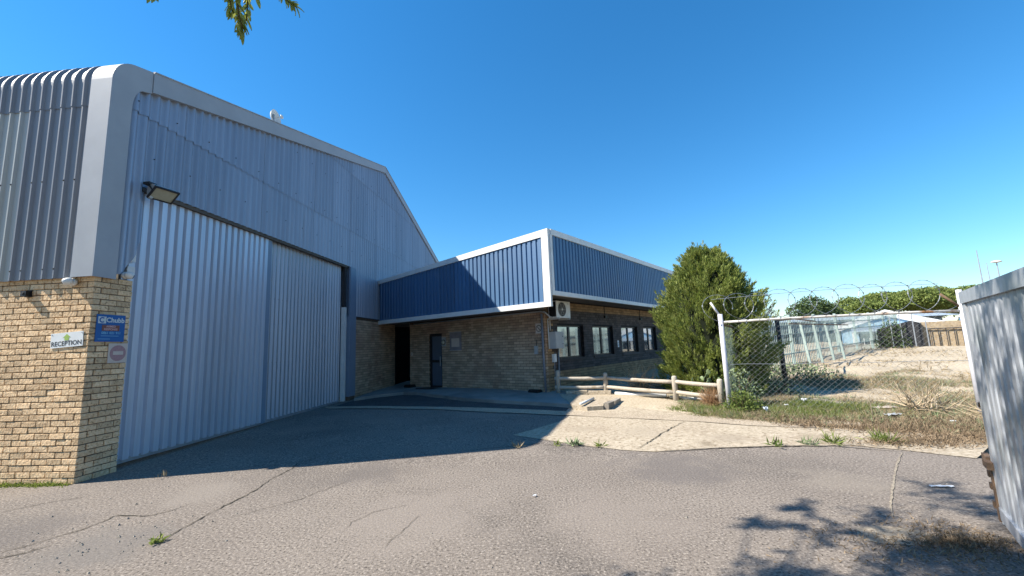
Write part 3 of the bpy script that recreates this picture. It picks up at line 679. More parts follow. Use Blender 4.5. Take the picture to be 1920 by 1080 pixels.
# cameras
def cctv(name_loc, rz, look, label):
    t = thing('security_camera', name_loc, rz, label, 'camera', 'white turret cameras on the warehouse corner')
    MB().lathe([(.052, 0), (.055, .02), (.055, .035), (.045, .05)], (0, 0, 0), (0, -1, 0), 20).build('mount', PVC, t, True)
    b_ = MB(); d = Vector(look).normalized(); c = Vector((0, -.085, 0))
    b_.lathe([(.02, -.055), (.045, -.04), (.055, -.01), (.055, .015), (.047, .045), (.036, .055)], c, d, 18); bo = b_.build('housing', PVC, t, True)
    MB().lathe([(.034, .0), (.03, .006), (.012, .008)], c+d*.0555, d, 16).build('lens', BLACKP, bo, True)
cctv(wl(-.012, .30, 2.795), WR-math.pi/2, (-.7, -.6, -.25), 'white turret camera under the side cladding on the sunlit brick face')
cctv(wl(.40, -.012, 2.945), WR, (.75, -.55, -.35), 'white turret camera under the gable sheet beside the sliding door')
t = thing('wall_sensor', wl(-.012, 1.03, 2.66), WR-math.pi/2, 'small black box fixed to the sunlit brick below the cladding', 'sensor')
MB().box(-.045, .045, -.07, 0, -.04, .04).box(-.055, .055, -.012, .0, -.05, .05).build('housing', BLACKP, t)
MB().lathe([(.022, 0), (.015, .012)], (0, -.07, 0), (0, -1, 0), 12).build('eye', DARKST, t)
# floodlight
t = thing('floodlight', wl(.74, -.03, 4.46), WR, 'grey rectangular floodlight above the left corner of the sliding door', 'light')
tilt = Euler((R_(-38), 0, R_(-14))).to_matrix()
def fbox(b, pts): return [tuple(tilt @ Vector(p) + Vector((0, -.19, -.1))) for p in pts]
b = MB(); prof = [(-.115, 0), (-.115, .03), (-.09, .1), (-.03, .15), (.03, .15), (.09, .1), (.115, .03), (.115, 0)]
b.add(fbox(b, [(-.17, y, z) for y, z in prof]+[(.17, y, z) for y, z in prof]), [tuple(reversed(range(8))), tuple(range(8, 16))]+[(i, i+1, 9+i, 8+i) for i in range(7)])
hs = b.build('housing', GREYP, t)
b = MB()
for q in ((-.185, .185, -.13, -.108), (-.185, .185, .108, .13), (-.185, -.163, -.108, .108), (.163, .185, -.108, .108)):
    x0, x1, y0_, y1_ = q; b.add(fbox(b, [(x0,y0_,-.02),(x1,y0_,-.02),(x1,y1_,-.02),(x0,y1_,-.02),(x0,y0_,.012),(x1,y0_,.012),(x1,y1_,.012),(x0,y1_,.012)]), [(3,2,1,0),(4,5,6,7),(0,1,5,4),(1,2,6,5),(2,3,7,6),(3,0,4,7)])
b.build('bezel', DARKST, t)
b = MB(); b.add(fbox(b, [(-.163,-.108,-.008),(.163,-.108,-.008),(.163,.108,-.008),(-.163,.108,-.008)]), [(3,2,1,0)]); b.build('glass', LENS, t, fix=False)
MB().box(-.19, -.06, -.12, 0, .03, .07).bar((-.17, -.06, .05), (-.17, -.17, -.08), .03, .01).bar((.1, -.02, .05), (.17, -.17, -.08), .03, .01).build('bracket', DARKST, t)
MB().lathe([(.03, 0), (.03, .05)], (-.12, -.05, -.17), (0, -1, 0), 10).build('gland', GREYP, t)
# dish antenna on the roof
t = thing('dish_antenna', wl(4.35, .5, 7.46), WR, 'small white dish antenna on the warehouse roof edge', 'antenna')
d = Vector((.05, -1, .1)).normalized()
MB().tube([(0, 0, 0), (0, 0, .52)], .022, 8).build('mast', GALV, t)
MB().lathe([(.03, -.06), (.1, -.045), (.17, -.01), (.215, .05), (.21, .052), (.165, .0), (.1, -.03), (.02, -.045)], (0, -.02, .42), d, 24).build('reflector', PVC, t, True)
b = MB(); c = Vector((0, -.02, .42)); b.tube([c, c+d*.2], .014, 6); b.lathe([(.05, 0), (.055, .03), (.03, .05)], c+d*.18, d, 12); b.build('feed', PVC, t)

# office fittings
t = thing('air_conditioner', ol(.02, .1, 2.39), OR, 'white air conditioner condenser with round fan grille under the eave', 'air conditioner')
MB().box(.08, .36, 0, .78, .02, .52).build('casing', PVC, t)
MB().lathe([(.215, 0), (.215, .006)], (.3605, .31, .27), (1, 0, 0), 28).build('fan_recess', BLACKP, t)
b = MB()
for r in (.06, .11, .16, .21): b.tube([(.372, .31+r*math.cos(k*math.pi/12), .27+r*math.sin(k*math.pi/12)) for k in range(25)], .004, 4)
for k in range(6): b.bar((.372, .31, .27), (.372, .31+.21*math.cos(k*math.pi/3), .27+.21*math.sin(k*math.pi/3)), .006)
b.build('grille', GREYP, t); MB().lathe([(.035, 0), (.03, .012)], (.37, .31, .27), (1, 0, 0), 14).build('fan_hub', PVC, t)
box('side_panel', BLACKP, t, .10, .34, -.006, 0, .05, .49); box('nameplate', GREYP, t, .36, .363, .62, .70, .44, .462)
MB().box(0, .4, .06, .1, -.03, .018).box(0, .4, .66, .7, -.03, .018).build('bracket', GREYP, t)
t = thing('meter_box', ol(.02, .15, 1.5), OR, 'grey electrical meter box covering part of the first window', 'box')
MB().box(0, .24, 0, .46, 0, .5).build('casing', GREYP, t); MB().box(.241, .252, .015, .445, .015, .485).build('door', GREYP, t)
for z in (.14, .36): MB().lathe([(.014, 0), (.014, .01)], (.252, .38, z), (1, 0, 0), 10).build('lock', BLACKP, t)
t = thing('junction_box', ol(.004, .30, 1.1), OR, 'small white junction box below the meter box', 'box')
MB().box(0, .08, 0, .14, 0, .24).box(.08, .088, .01, .13, .01, .23).build('casing', PVC, t); MB().tube([(.04, .07, 0), (.04, .07, -.85)], .012, 6).build('conduit', PIPEG, t)
t = thing('wall_notice', ol(6.75*.79, 0, 0)*0+ol(.003, 4.95, 1.55), OR, 'small pale plate on the dark wall between the second and third windows', 'plate')
MB().box(0, .015, -.06, .06, -.13, .13).build('plate', SIGNW, t); MB().box(.015, .018, -.03, .03, -.07, -.02).box(.015, .018, -.03, .03, .02, .07).build('marking', GREYP, t)
t = thing('no_smoking_sign', ol(-.2, -.008, 2.12), OR, 'pale square sign with a dark struck-through circle beside the downpipe', 'sign')
MB().box(-.125, .105, -.004, .004, -.15, .15).build('plate', SIGNF, t)
b = MB(); b.tube([(-.01+.09*math.cos(k*math.pi/14), -.008, .0+.09*math.sin(k*math.pi/14)) for k in range(29)], .009, 4); b.bar((-.07, -.008, .064), (.05, -.008, -.064), .016, .004, up=(0, 1, 0)); b.build('symbol', SIGNT, t)
t = thing('key_box', ol(-.32, -.03, 1.48), OR, 'small grey keypad box on the shaded office front wall', 'box')
MB().box(-.06, .06, -.02, .03, -.12, .12).box(-.05, .05, -.028, -.02, .04, .1).build('casing', GREYP, t); MB().tube([(0, .02, .12), (0, .02, .3)], .008, 6).build('cable', BLACKP, t)
t = thing('notice_board', ol(-3.82, -.012, 1.87), OR, 'faded blank notice board on the shaded wall right of the entrance', 'notice board')
MB().box(-.29, .29, -.01, .01, -.31, .31).build('board', SIGNF2, t)
for q in ((-.30, .30, .31, .325), (-.30, .30, -.325, -.31)): MB().box(q[0], q[1], -.016, .01, q[2], q[3]).build('frame', GREYP, t)
MB().box(-.2, .2, -.0125, -.0105, -.2, .1).build('paper', SIGNF, t)
t = thing('entry_lamp', ol(-4.43, -.02, 1.87), OR, 'round grey bulkhead lamp right beside the entrance door', 'lamp')
MB().box(-.1, .1, -.01, .02, -.16, .16).build('base', GREYP, t); MB().lathe([(.085, 0), (.085, .03), (.06, .06), (.02, .07)], (0, -.01, -.02), (0, -1, 0), 18).build('lens', LENS, t, True)
MB().lathe([(.1, 0), (.1, .015), (.086, .02)], (0, -.0105, -.02), (0, -1, 0), 18).build('ring', DARKST, t, True)
t = thing('bell_push', ol(-6.28, -.02, 1.46), OR, 'small pale bell push at the left end of the office wall', 'bell')
MB().box(-.035, .035, -.012, .02, -.06, .06).build('plate', SIGNF, t); MB().lathe([(.014, 0), (.012, .01)], (0, -.012, 0), (0, -1, 0), 10).build('button', BLACKP, t)
t = thing('door_mat', ol(-4.92, -.35, FL+.02), OR, 'black doormat in front of the glass entrance door', 'mat')
MB().box(-.4, .42, -.25, .28, .005, .03).build('mat', BLACKP, t)
t = thing('bait_box', ol(-.34, -.16, FL+.0), OR, 'black plastic bait box on the walkway at the wall foot', 'box')
MB().prism([(-.12, .0), (.12, .0), (.12, .1), (.07, .14), (-.07, .14), (-.12, .1)], 0, -.17, .17).build('casing', BLACKP, t)
t = thing('bait_box', ol(-6.2, -.18, FL+.0), OR, 'black plastic bait box at the mouth of the dark passage', 'box')
MB().prism([(-.12, .0), (.12, .0), (.12, .08), (.07, .12), (-.07, .12), (-.12, .08)], 0, -.2, .2).build('casing', BLACKP, t)

# ================================================================== TIMBER RAIL FENCE AND KERB PIECES
posts = [(1.22, 12.2), (2.52, 11.91), (3.91, 10.47), (4.56, 9.51)]
tf = thing('timber_fence', (posts[1][0], posts[1][1], gz(*posts[1])), 0, 'weathered round timber post and rail fence in front of the windows', 'fence')
off0 = Vector(tf.location)
for i, (x, y) in enumerate(posts):
    z = gz(x, y)+(.09 if i == 0 else 0); r = .068 if i else .055
    MB().lathe([(r, -.15), (r*.97, .5), (r*.95, .595), (r*.75, .625), (r*.3, .635)], (0, 0, 0), (0, 0, 1), 14).build('post', TIMBER, tf, True).location = Vector((x, y, z))-off0
for h in (.495, .245):
    for (p, q) in zip(posts, posts[1:]):
        a, b2 = Vector((*p, gz(*p)+h)), Vector((*q, gz(*q)+h-.01)); d = (b2-a).normalized(); a += d*(.03 if p != posts[0] else -.1); b2 -= d*.03
        n = 7; pts = [a.lerp(b2, k/n)+Vector((0, 0, -.012*math.sin(math.pi*k/n)))-off0 for k in range(n+1)]
        MB().tube(pts, [.05*random.uniform(.92, 1.04) for _ in pts], 10).build('rail', TIMBER, tf, True)
t = thing('white_pipe', (3.9, 10.75, gz(3.9, 10.75)+.05), 0, 'long white pipe lying on the ground below the timber rails', 'pipe')
MB().tube([(2.72-3.9, 11.7-10.75, .06), (3.82-3.9, 10.87-10.75, .055)], .045, 12).build('length', PVC, t, True)
MB().tube([(3.87-3.9, 10.72-10.75, .035), (4.43-3.9, 10.12-10.75, .03)], .036, 12).build('length', PVC, t, True)
def kerb(p, q, wd, h, label, mat=CONC):
    p, q = Vector(p), Vector(q); d = q-p
    t = thing('kerb_stone', ((p.x+q.x)/2, (p.y+q.y)/2, gz((p.x+q.x)/2, (p.y+q.y)/2)), math.atan2(d.y, d.x), label, 'kerb', 'loose kerb stones by the broken step')
    bm = bmesh.new(); bmesh.ops.create_cube(bm, size=1); bmesh.ops.subdivide_edges(bm, edges=bm.edges[:], cuts=3)
    L = d.length
    for v in bm.verts: v.co = (v.co.x*L+random.uniform(-.01, .01), v.co.y*wd+random.uniform(-.008, .008), (v.co.z+.5)*h+random.uniform(-.008, .008)-.01)
    me = bpy.data.meshes.new('stone'); bm.to_mesh(me); bm.free(); me.materials.append(mat); link('stone', me, t)
kerb((1.4, 12.0), (2.0, 11.95), .14, .17, 'pale concrete kerb stone at the foot of the timber fence nearest the downpipe')
kerb((2.03, 11.94), (2.62, 11.75), .14, .16, 'pale concrete kerb stone at the end of the white pipe')
kerb((2.05, 9.8), (2.28, 10.2), .12, .15, 'dark weathered kerb stone at the front corner of the broken step', STONE)
kerb((2.3, 10.24), (2.56, 10.72), .12, .13, 'dark weathered kerb stone at the rear edge of the broken step', STONE)
t = thing('pipe_offcut', (1.6, 10.05, gz(1.6, 10.05)+.12), R_(62), 'white pipe offcut lying across the broken step', 'pipe')
MB().tube([(-.28, 0, .03), (.7, 0, .03)], .03, 10).build('pipe', PVC, t, True)
t = thing('drain_cover', (5.69, 7.6, gz(5.69, 7.6)+.03), R_(-33), 'sandy rectangular concrete drain cover with ribs', 'drain cover')
MB().box(-.27, .27, -.2, .2, -.03, .012).build('slab', CONC2, t)
for k in range(11): MB().box(-.25+k*.048, -.225+k*.048, -.18, .18, .012, .022).build('rib', CONC2, t)

# ================================================================== CHAIN LINK FENCE WITH RAZOR WIRE
A, B = Vector((4.57, 9.2, 0)), Vector((8.4, 7.8, 0)); AB = B-A; LF = AB.length; e = AB/LF
cf = thing('chain_link_fence', (A.x, A.y, lot(A.x, A.y)), 0, 'chain link fence with rusty top rail and coiled razor wire', 'fence')
o0 = Vector(cf.location)
def fp(u, z): return A+e*u+Vector((0, 0, z))-o0
MB().tube([fp(0, -.05), fp(.0, 2.15)], .05, 12).build('post', POSTP, cf, True)
MB().tube([fp(0, 2.1), fp(-.14, 2.42)+Vector((-.03, -.0, 0))], .022, 8).build('arm', POSTP, cf, True)
MB().tube([fp(LF, -.05), fp(LF, 2.36)], .045, 12).build('post', POSTP, cf, True)
MB().tube([fp(LF, 2.02), fp(LF-.28, 2.3)], .022, 8).build('arm', RUSTY, cf, True)
MB().tube([fp(0.04, 1.97), fp(LF*.25, 1.985), fp(LF*.5, 1.985), fp(LF*.8, 1.98), fp(LF, 1.965)], .026, 10).build('top_rail', RAILP, cf, True)
b = MB(); z0, z1 = .12, 1.95; p_ = .115; hgt = (z1-z0)*1.15
for s in (1, -1):
    u = -hgt if s > 0 else 0
    while u < LF+(0 if s > 0 else hgt):
        ua, ub = u, u+s*hgt; za, zb = z0, z1
        pts = []
        for k in range(7):
            t_ = k/6; uk = ua+(ub-ua)*t_; zk = za+(zb-za)*t_
            if 0 <= uk <= LF: pts.append(fp(uk, zk+gz(*(A+e*uk).xy)*.6)+Vector((.004*s, .004*s+.025*math.sin(uk*1.7)*math.sin(zk*2), 0)))
        if len(pts) > 1: b.tube(pts, .0014, 3, False)
        u += p_
tag(b.build('wire_mesh', WIRE, cf, fix=False), kind='stuff')
b = MB()
for zz in (1.05,): b.tube([fp(u, zz+.01*math.sin(u*4)) for u in np.linspace(0, LF, 12)], .004, 4)
b.build('line_wire', GALV, cf)
# second run going back from the corner post
A2 = Vector((4.57, 9.2, 0)); B2 = Vector((5.5, 10.45, 0))
b = MB(); e2 = (B2-A2).normalized(); L2 = (B2-A2).length
fp2 = lambda u, z: A2+e2*u+Vector((0, 0, z))-o0
for s in (1, -1):
    u = -1.8 if s > 0 else 0
    while u < L2+(0 if s > 0 else 1.8):
        pts = [fp2(u+s*1.8*k/6, .12+1.8*k/6) for k in range(7) if 0 <= u+s*1.8*k/6 <= L2]
        if len(pts) > 1: b.tube(pts, .0016, 3, False)
        u += .115
tag(b.build('wire_mesh', GREENP, cf, fix=False), kind='stuff')
MB().tube([fp2(0.02, 1.93), fp2(L2, 1.88)], .02, 8).build('rear_rail', RUSTY, cf, True)
MB().tube([fp2(L2, 0), fp2(L2, 1.95)], .04, 8).build('rear_post', DARKST, cf, True)
q_ = Vector((7.35, 11.6, 0))-o0; MB().tube([q_+Vector((0, 0, 0)), q_+Vector((-.03, 0, 2.1))], .06, 8).build('rear_post', DARKST, cf, True)  # near-black colour stands in for the tree's shade on this post
MB().tube([q_+Vector((0, 0, 2.05)), q_+Vector((2.6, 3.2, 2.2)), q_+Vector((5, 5.5, 2.15))], .03, 6).build('rear_rail', RUSTY, cf, True)
# razor coil
b = MB(); pts = []; turns = 10; N = turns*30
for k in range(N+1):
    t_ = k/N; u = -.12+(LF-.1)*t_; a_ = 2*math.pi*turns*t_; rad = .30*(1+.06*math.sin(t_*23)); sag = .03*math.sin(t_*math.pi)
    pts.append(fp(u, 2.27+sag)+e*(rad*1.35*math.cos(a_))+Vector((0, .0, rad*math.sin(a_)))+Vector((-e.y, e.x, 0))*(rad*.6*math.cos(a_)))
b.tube(pts, .0045, 4, False)
for k in range(0, N, 2):
    p = Vector(pts[k]); d = (Vector(pts[k+1])-p).normalized(); s_ = d.cross(Vector((.3, .5, .8))).normalized()
    b.add([p-d*.02-s_*.012, p+d*.02-s_*.012, p+d*.012+s_*.012, p-d*.012+s_*.012], [(0, 1, 2, 3)])
for dz in (.26,): b.tube([fp(u, 2.23+dz+.04*math.sin(math.pi*u/LF)) for u in np.linspace(-.14, LF-.28, 14)], .0045, 4)
tag(b.build('razor_wire', GALV, cf, fix=False), kind='stuff')

# ================================================================== SLIDING GATE AT THE RIGHT
G0, GD = Vector((4.02, 3.66, 0)), Vector((-1.146, -1.398, 0)).normalized()
gt = thing('palisade_gate', G0, math.atan2(GD.y, GD.x), 'galvanised steel palisade gate dappled by leaf shadow', 'gate')
GL = 3.3                                                        # local x runs along the gate towards the camera
MB().box(0, GL, -.06, .02, 1.855, 1.955).build('top_rail', GATEM, gt)
MB().box(.0, .11, -.05, .02, .1, 1.853).build('end_stile', GATEM, gt)
MB().box(-.012, -.002, -.05, .02, .02, 1.85).build('end_plate', PVC, gt)
MB().box(0.02, GL, -.06, .02, .06, .16).build('bottom_rail', GATEM, gt)
MB().box(.112, GL, .012, .05, .95, 1.0).build('mid_rail', GATEM, gt)
pale = None
for k in range(int((GL-.25)/.16)):
    if pale is None:
        vs_ = []
        for z in (.161, 1.853):
            vs_ += [(-.066, .004, z), (-.062, -.004, z), (-.046, -.04, z), (.046, -.04, z), (.062, -.004, z), (.066, .004, z)]
        pale = MB().add(vs_, [(i, i+1, i+7, i+6) for i in range(5)]).mesh('pale', GATEM)
        mm = bmesh.new(); mm.from_mesh(pale); bmesh.ops.solidify(mm, geom=mm.faces[:], thickness=.003); mm.to_mesh(pale); mm.free()
    link('pale', pale, gt, (.2+k*.16, -.0, 0))
MB().box(-.14, .05, -.03, .03, .93, 1.0).box(-.16, -.12, -.045, .045, .945, .985).build('latch', RUSTY, gt)
MB().box(-.1, .07, -.09, -.05, .46, .52).box(-.24, -.05, -.07, -.03, .5, .54).build('stop_plate', RUSTY, gt)
MB().box(-.075, -.02, -.06, -.03, .03, .46).build('rack_bar', RUSTY, gt)
for z in (.12, .27, .37): MB().box(-.13, -.076, -.07, -.02, z, z+.05).build('rack_tooth', RUSTY, gt)
MB().box(-.02, GL, -.03, .03, .012, .058).build('track_wheel_rail', RUSTY, gt)

# ================================================================== VEGETATION
def rand_dir(n, up=.0):
    d = rng.normal(size=(n, 3)); d[:, 2] += up; return d/np.linalg.norm(d, axis=1, keepdims=True)
# conifer
CB = Vector((5.38, 11.4, gz(5.38, 11.4)))
CS = .92
ct = thing('conifer_tree', CB, 0, 'bushy green conifer between the office windows and chain link fence', 'tree')
MB().tube([(0, 0, -.1), (.02, 0, 1.2), (0, .03, 2.6), (-.1, 0, 3.9)], [.13, .1, .06, .02], 8).build('trunk', BARK, ct, True)
def crown_r(h, th):     # radius of the conifer at height h (0..4.3)
    base = float(np.interp(h, (0, .4, 1.0, 2.0, 2.8, 3.5, 4.0, 4.3), (1.15, 1.3, 1.38, 1.38, 1.16, .76, .36, .05)))
    return base*(1+.11*math.sin(3*th+h*2.1)+.09*math.sin(5*th-h*3.3+1)+.05*math.sin(9*th+h*5))
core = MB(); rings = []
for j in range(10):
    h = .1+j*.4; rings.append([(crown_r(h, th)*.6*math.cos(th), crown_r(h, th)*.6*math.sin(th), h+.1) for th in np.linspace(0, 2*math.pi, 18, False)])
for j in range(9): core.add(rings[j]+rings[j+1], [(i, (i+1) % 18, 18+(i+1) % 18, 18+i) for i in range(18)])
core.build('inner_crown_shade', CONID, ct, fix=False)  # dark shell added inside the crown as its shade, stops light passing
P, D, LL = [], [], []
def plume(c, ax, L, n, wd):
    """a feathery spray: blades set along a curved axis, pointing up and outward"""
    s_ = rng.uniform(0, 1, (n, 1)); up = np.array([0, 0, 1.])
    pos = c+ax*L*s_+up*(.22*L*s_*s_)+rng.normal(size=(n, 3))*wd*(1.15-s_)
    P.append(pos); D.append(ax*.9+up*.35+rand_dir(n)*.55); LL.append(rng.uniform(.05, .13, n)*(1.15-.45*s_[:, 0]))
NP = 1500
for i in range(NP):
    h = .05+4.05*((i+.5)/NP)**.95; th = i*2.39996+random.uniform(-.3, .3)
    if math.sin(4*th+h*3.7)+math.sin(7*th-h*5.1+2)+random.uniform(-.6, .6) < -1.35: continue      # hollows between the branches
    r = crown_r(h, th)*random.uniform(.68, .98); c = np.array([r*math.cos(th), r*math.sin(th), h])
    ax = np.array([math.cos(th), math.sin(th), random.uniform(.25, .95)+.5*h/4])+rand_dir(1)[0]*.35; ax /= np.linalg.norm(ax)
    plume(c, ax, random.uniform(.16, .44)*(1 if h < 3.3 else .8), 88, .055)
for i in range(34):     # upright leader tips
    th = random.uniform(0, 6.28); r = abs(random.gauss(0, .45)); h = 4.0-r*1.2; plume(np.array([r*math.cos(th)-.15, r*math.sin(th), h]), np.array([.25*math.cos(th), .25*math.sin(th), 1.]), random.uniform(.25, .5), 46, .03)
P, D, LL = np.concatenate(P), np.concatenate(D), np.concatenate(LL)
tag(link('crown', blades(P, D, LL*1.1, LL*.24, 'crown', CONI, leafy=True), ct), kind='stuff')
ct.scale = (CS, CS, CS)

def leafy_crown(lumps, n, size, name, mat, parent):
    P, D = [], []
    for (x, y, z, r, rz) in lumps:
        k = int(n*r*r); d = rand_dir(k, .25); rad = rng.uniform(.55, 1.12, (k, 1))
        P.append(np.array([x, y, z])+d*rad*np.array([r, r, rz])); D.append(rand_dir(k, .3))
    P, D = np.concatenate(P), np.concatenate(D)
    return tag(link(name, blades(P, D, rng.uniform(size*.6, size*1.3, len(P)), size*.55, name, mat, leafy=True), parent), kind='stuff')
def bg_tree(loc, label, lumps, mat, size, n, trunk):
    t = thing('shade_tree', loc, 0, label, 'tree'); leafy_crown(lumps, n, size, 'crown', mat, t)
    b = MB(); b.tube([(0, 0, -.3), (.1, 0, trunk)], [.25, .16], 8)
    for q in lumps[:6]: b.tube([(.1, 0, trunk-.3), ((q[0])*.6, q[1]*.6, (trunk+q[2])/2), (q[0], q[1], q[2])], [.12, .07, .03], 5)
    b.build('trunk', BARK, t, True); return t
bg_tree((29.5, 41, .2), 'small dark leafy tree behind the palisade fence', [(-1.4, 0, 3.6, 1.0, .8), (0, 0, 4.2, 1.2, .9), (1.3, 0, 3.6, 1.1, .8), (.4, .5, 3.2, 1.2, .8), (2.2, 0, 3.0, .8, .6), (-.6, -.6, 3.2, 1, .7)], TREEF2, .22, 900, 2.4)
lum = [(random.uniform(-9.5, 10.5), random.uniform(-2.5, 2.5), 0, random.uniform(1.3, 2.1), random.uniform(.8, 1.15)) for _ in range(30)]
lum = [(x, y, 3.5+1.55*(1-((x-4.5)/15)**2)+random.uniform(-.5, .55)-.9*max(0, (-x-5)/5), r, q) for x, y, _, r, q in lum]
bg_tree((49.5, 52, .3), 'wide flat-topped green tree behind the blue gabled shed', lum, TREEF, .3, 800, 2.6)
lum2 = [(random.uniform(-7, 7), random.uniform(-2, 2), random.uniform(2.6, 4.4), random.uniform(1.2, 1.8), 1.0) for _ in range(18)]
bg_tree((66, 60, .3), 'green tree behind the yard wall at the right', [(x, y, z+1.2, r, q) for x, y, z, r, q in lum2], TREEF, .3, 700, 3.0)

# shrubs
def shrub(loc, label, r, h, mat, n, lsize, kind_='shrub', twigs=True, group=None, name='shrub'):
    x, y = loc; t = thing(name, (x, y, lot(x, y)-.02), 0, label, kind_, group)
    d = rand_dir(n, .5); d[:, 2] = np.abs(d[:, 2]); rad = rng.uniform(.45, 1.05, (n, 1))
    P = d*rad*np.array([r, r, h]); tag(link('foliage', blades(P, d*.5+rand_dir(n, .5), rng.uniform(lsize*.6, lsize*1.3, n), lsize*.42, 'foliage', mat, leafy=True), t), kind='stuff')
    b = MB()
    for k in range(9): a_ = random.uniform(0, 6.28); q = random.uniform(.3, .9); b.tube([(0, 0, 0), (.5*r*q*math.cos(a_), .5*r*q*math.sin(a_), h*.5), (r*q*math.cos(a_), r*q*math.sin(a_), h*.85)], [.012, .008, .003], 4)
    b.build('stems', BARK, t); return t
shrub((4.93, 9.35), 'grey green leafy shrub growing through the chain link', .42, .85, SHRUB, 900, .075)
shrub((4.75, 9.0), 'dark green weed clump at the chain link corner post', .36, .42, SHRUBG, 900, .07)
shrub((6.6, 10.9), 'low grey green saltbush beyond the chain link', .75, .45, SHRUB, 900, .08)
shrub((8.6, 13.2), 'broad grey green saltbush by the green palisade', 1.3, .5, SHRUB, 1500, .1)
shrub((20.9, 23.2), 'tall leafy shrub at the far end of the palisade', .75, 1.5, TREEF2, 900, .15)
# prickly pear
t = thing('prickly_pear', (4.75, 10.25, lot(4.75, 10.25)), 0, 'pale prickly pear cactus behind the last timber post', 'cactus')
def pad(c, r, az, el):
    bm = bmesh.new(); bmesh.ops.create_uvsphere(bm, u_segments=10, v_segments=6, radius=1)
    m4 = Matrix.Translation(c) @ Euler((el, 0, az)).to_matrix().to_4x4() @ Matrix.Diagonal((r*.8, r*.16, r, 1))
    bmesh.ops.transform(bm, matrix=m4, verts=bm.verts[:]); me = bpy.data.meshes.new('pad'); bm.to_mesh(me); bm.free(); me.materials.append(SHRUB)
    me.polygons.foreach_set('use_smooth', [True]*len(me.polygons)); link('pad', me, t)
for k in range(46):
    a_ = random.uniform(0, 6.28); q = random.uniform(0, .42); pad(Vector((q*math.cos(a_)*1.2-.05, q*math.sin(a_)*.6, .14+random.uniform(0, .52)*(1.1-q))), random.uniform(.045, .08), random.uniform(-1.3, 1.3), random.uniform(-.5, .5))
# dead shrub by the wall, tumbleweed, twig piles
def twigs(loc, label, r, h, n, mat, wd, name, cat, seg=3, up=.6, base=None):
    x, y = loc; t = thing(name, (x, y, lot(x, y)-.02 if base is None else base), 0, label, cat); b = MB()
    for k in range(n):
        d = Vector(rand_dir(1, up)[0]); d.z = abs(d.z); p = Vector((random.uniform(-.3, .3)*r, random.uniform(-.3, .3)*r, random.uniform(0, .2)*h)); pts = [p.copy()]
        for s_ in range(seg):
            d = (d+Vector(rand_dir(1)[0])*.35).normalized(); p = p+Vector((d.x*r, d.y*r, d.z*h))*(.95/seg); p.z = max(.01, p.z); pts.append(p.copy())
        b.tube(pts, [wd*(1-.7*i/seg) for i in range(seg+1)], 3, False)
    tag(b.build('twigs', mat, t, fix=False), kind='stuff'); return t
twigs((3.55, 12.1), 'grey leafless dead shrub behind the timber rails', .75, .75, 170, TWIG, .008, 'dead_shrub', 'shrub', 4)
twigs((4.42, 9.68), 'rusty brown tumbleweed caught against the timber fence', .30, .48, 700, RUSTW, .004, 'tumbleweed', 'tumbleweed', 3, .2)
twigs((7.6, 8.05), 'pile of bleached dry branches beside the plastic litter', .75, .6, 60, TWIG, .012, 'branch_pile', 'branches', 4, .25)
twigs((8.2, 7.2), 'tangle of dry pale brush near the gate', .8, .38, 120, TWIG, .008, 'brush_pile', 'branches', 4, .15)
twigs((6.55, 7.95), 'single bleached upright stick by the drain cover', .05, .42, 2, TWIG, .01, 'dry_stick', 'stick', 3, 3)
for i, (x, y, z) in enumerate(((5.3, 9.0, 1), (5.75, 8.6, 0))): pass

# grass and litter layers (nobody could count them)
def scatter(name, label, cat, mat, n, fn, L, Wd, up, zoff=0, bend=.3):
    P = []; tries = 0
    while len(P) < n and tries < n*12:
        tries += 1; q = fn()
        if q is None: continue
        P.append((q[0], q[1], (lot(*q[:2]) if len(q) == 2 else q[2])+zoff))
    P = np.array(P); D = rand_dir(len(P), up); D[:, 2] = np.abs(D[:, 2])+.02
    o = link(name, blades(P, D, rng.uniform(L*.5, L*1.4, len(P)), Wd, name, mat, bend)); return tag(o, label, cat, kind='stuff')
def noise2(x, y): return math.sin(x*1.9+math.sin(y*1.3)*1.2)+math.sin(y*2.3+x*.7)+.7*math.sin(4.1*x-2.2*y)
def edge_d(x, y): return (x-3.4)*.55+(y-8.75)*.835
def f_green():
    x, y = random.uniform(3.4, 9.5), random.uniform(6.5, 11); d = edge_d(x, y)
    if d < -.02 or d > 2.0: return None
    c = math.exp(-((x-4.3)**2/.35+(y-9.15)**2/.25))+1.1*math.exp(-((x-6.4)**2/.9+(y-9.0)**2/.5))+.7*math.exp(-((x-5.5)**2/.3+(y-8.3)**2/.12))+.5*math.exp(-((x-7.6)**2/.4+(y-9.2)**2/.4))+.5*math.exp(-((x-5.2)**2/.8+(y-8.75)**2/.3))
    return (x, y) if random.random() < c*.9 else None
def f_dry():
    x, y = random.uniform(3.8, 12.5), random.uniform(6, 13.5); d = edge_d(x, y)
    if d < .05 or math.exp(-((x-6.4)**2/.5+(y-9.0)**2/.3)) > .5: return None
    return (x, y) if random.random() < (max(.35, .75+.4*noise2(x*.9, y*.9)) if d < 2.2 and y < 11.5 else .9*max(.06, .5+.5*noise2(x*.8, y*.8))) else None
def f_far():
    x, y = random.uniform(8, 34), random.uniform(11, 32)
    return (x, y) if edge_d(x, y) > 2 and noise2(x*.6, y*.6) > .0 else None
def f_lit():
    x, y = random.uniform(4.6, 8.6), random.uniform(5.6, 8.8); d = edge_d(x, y)
    c = 1.2*math.exp(-((d-.25)/.4)**2)*(1 if x > 4.9 else .5)+1.1*math.exp(-((x-6.15)**2/.35+(y-6.3)**2/.06))+.8*math.exp(-((x-5.45)**2/.12+(y-6.35)**2/.02))+.8*math.exp(-((x-7.1)**2/.5+(y-7.0)**2/.2))
    z = max(lot(x, y), gz(x, y)+.014)+random.uniform(0, .03)
    return (x, y, z) if random.random() < c else None
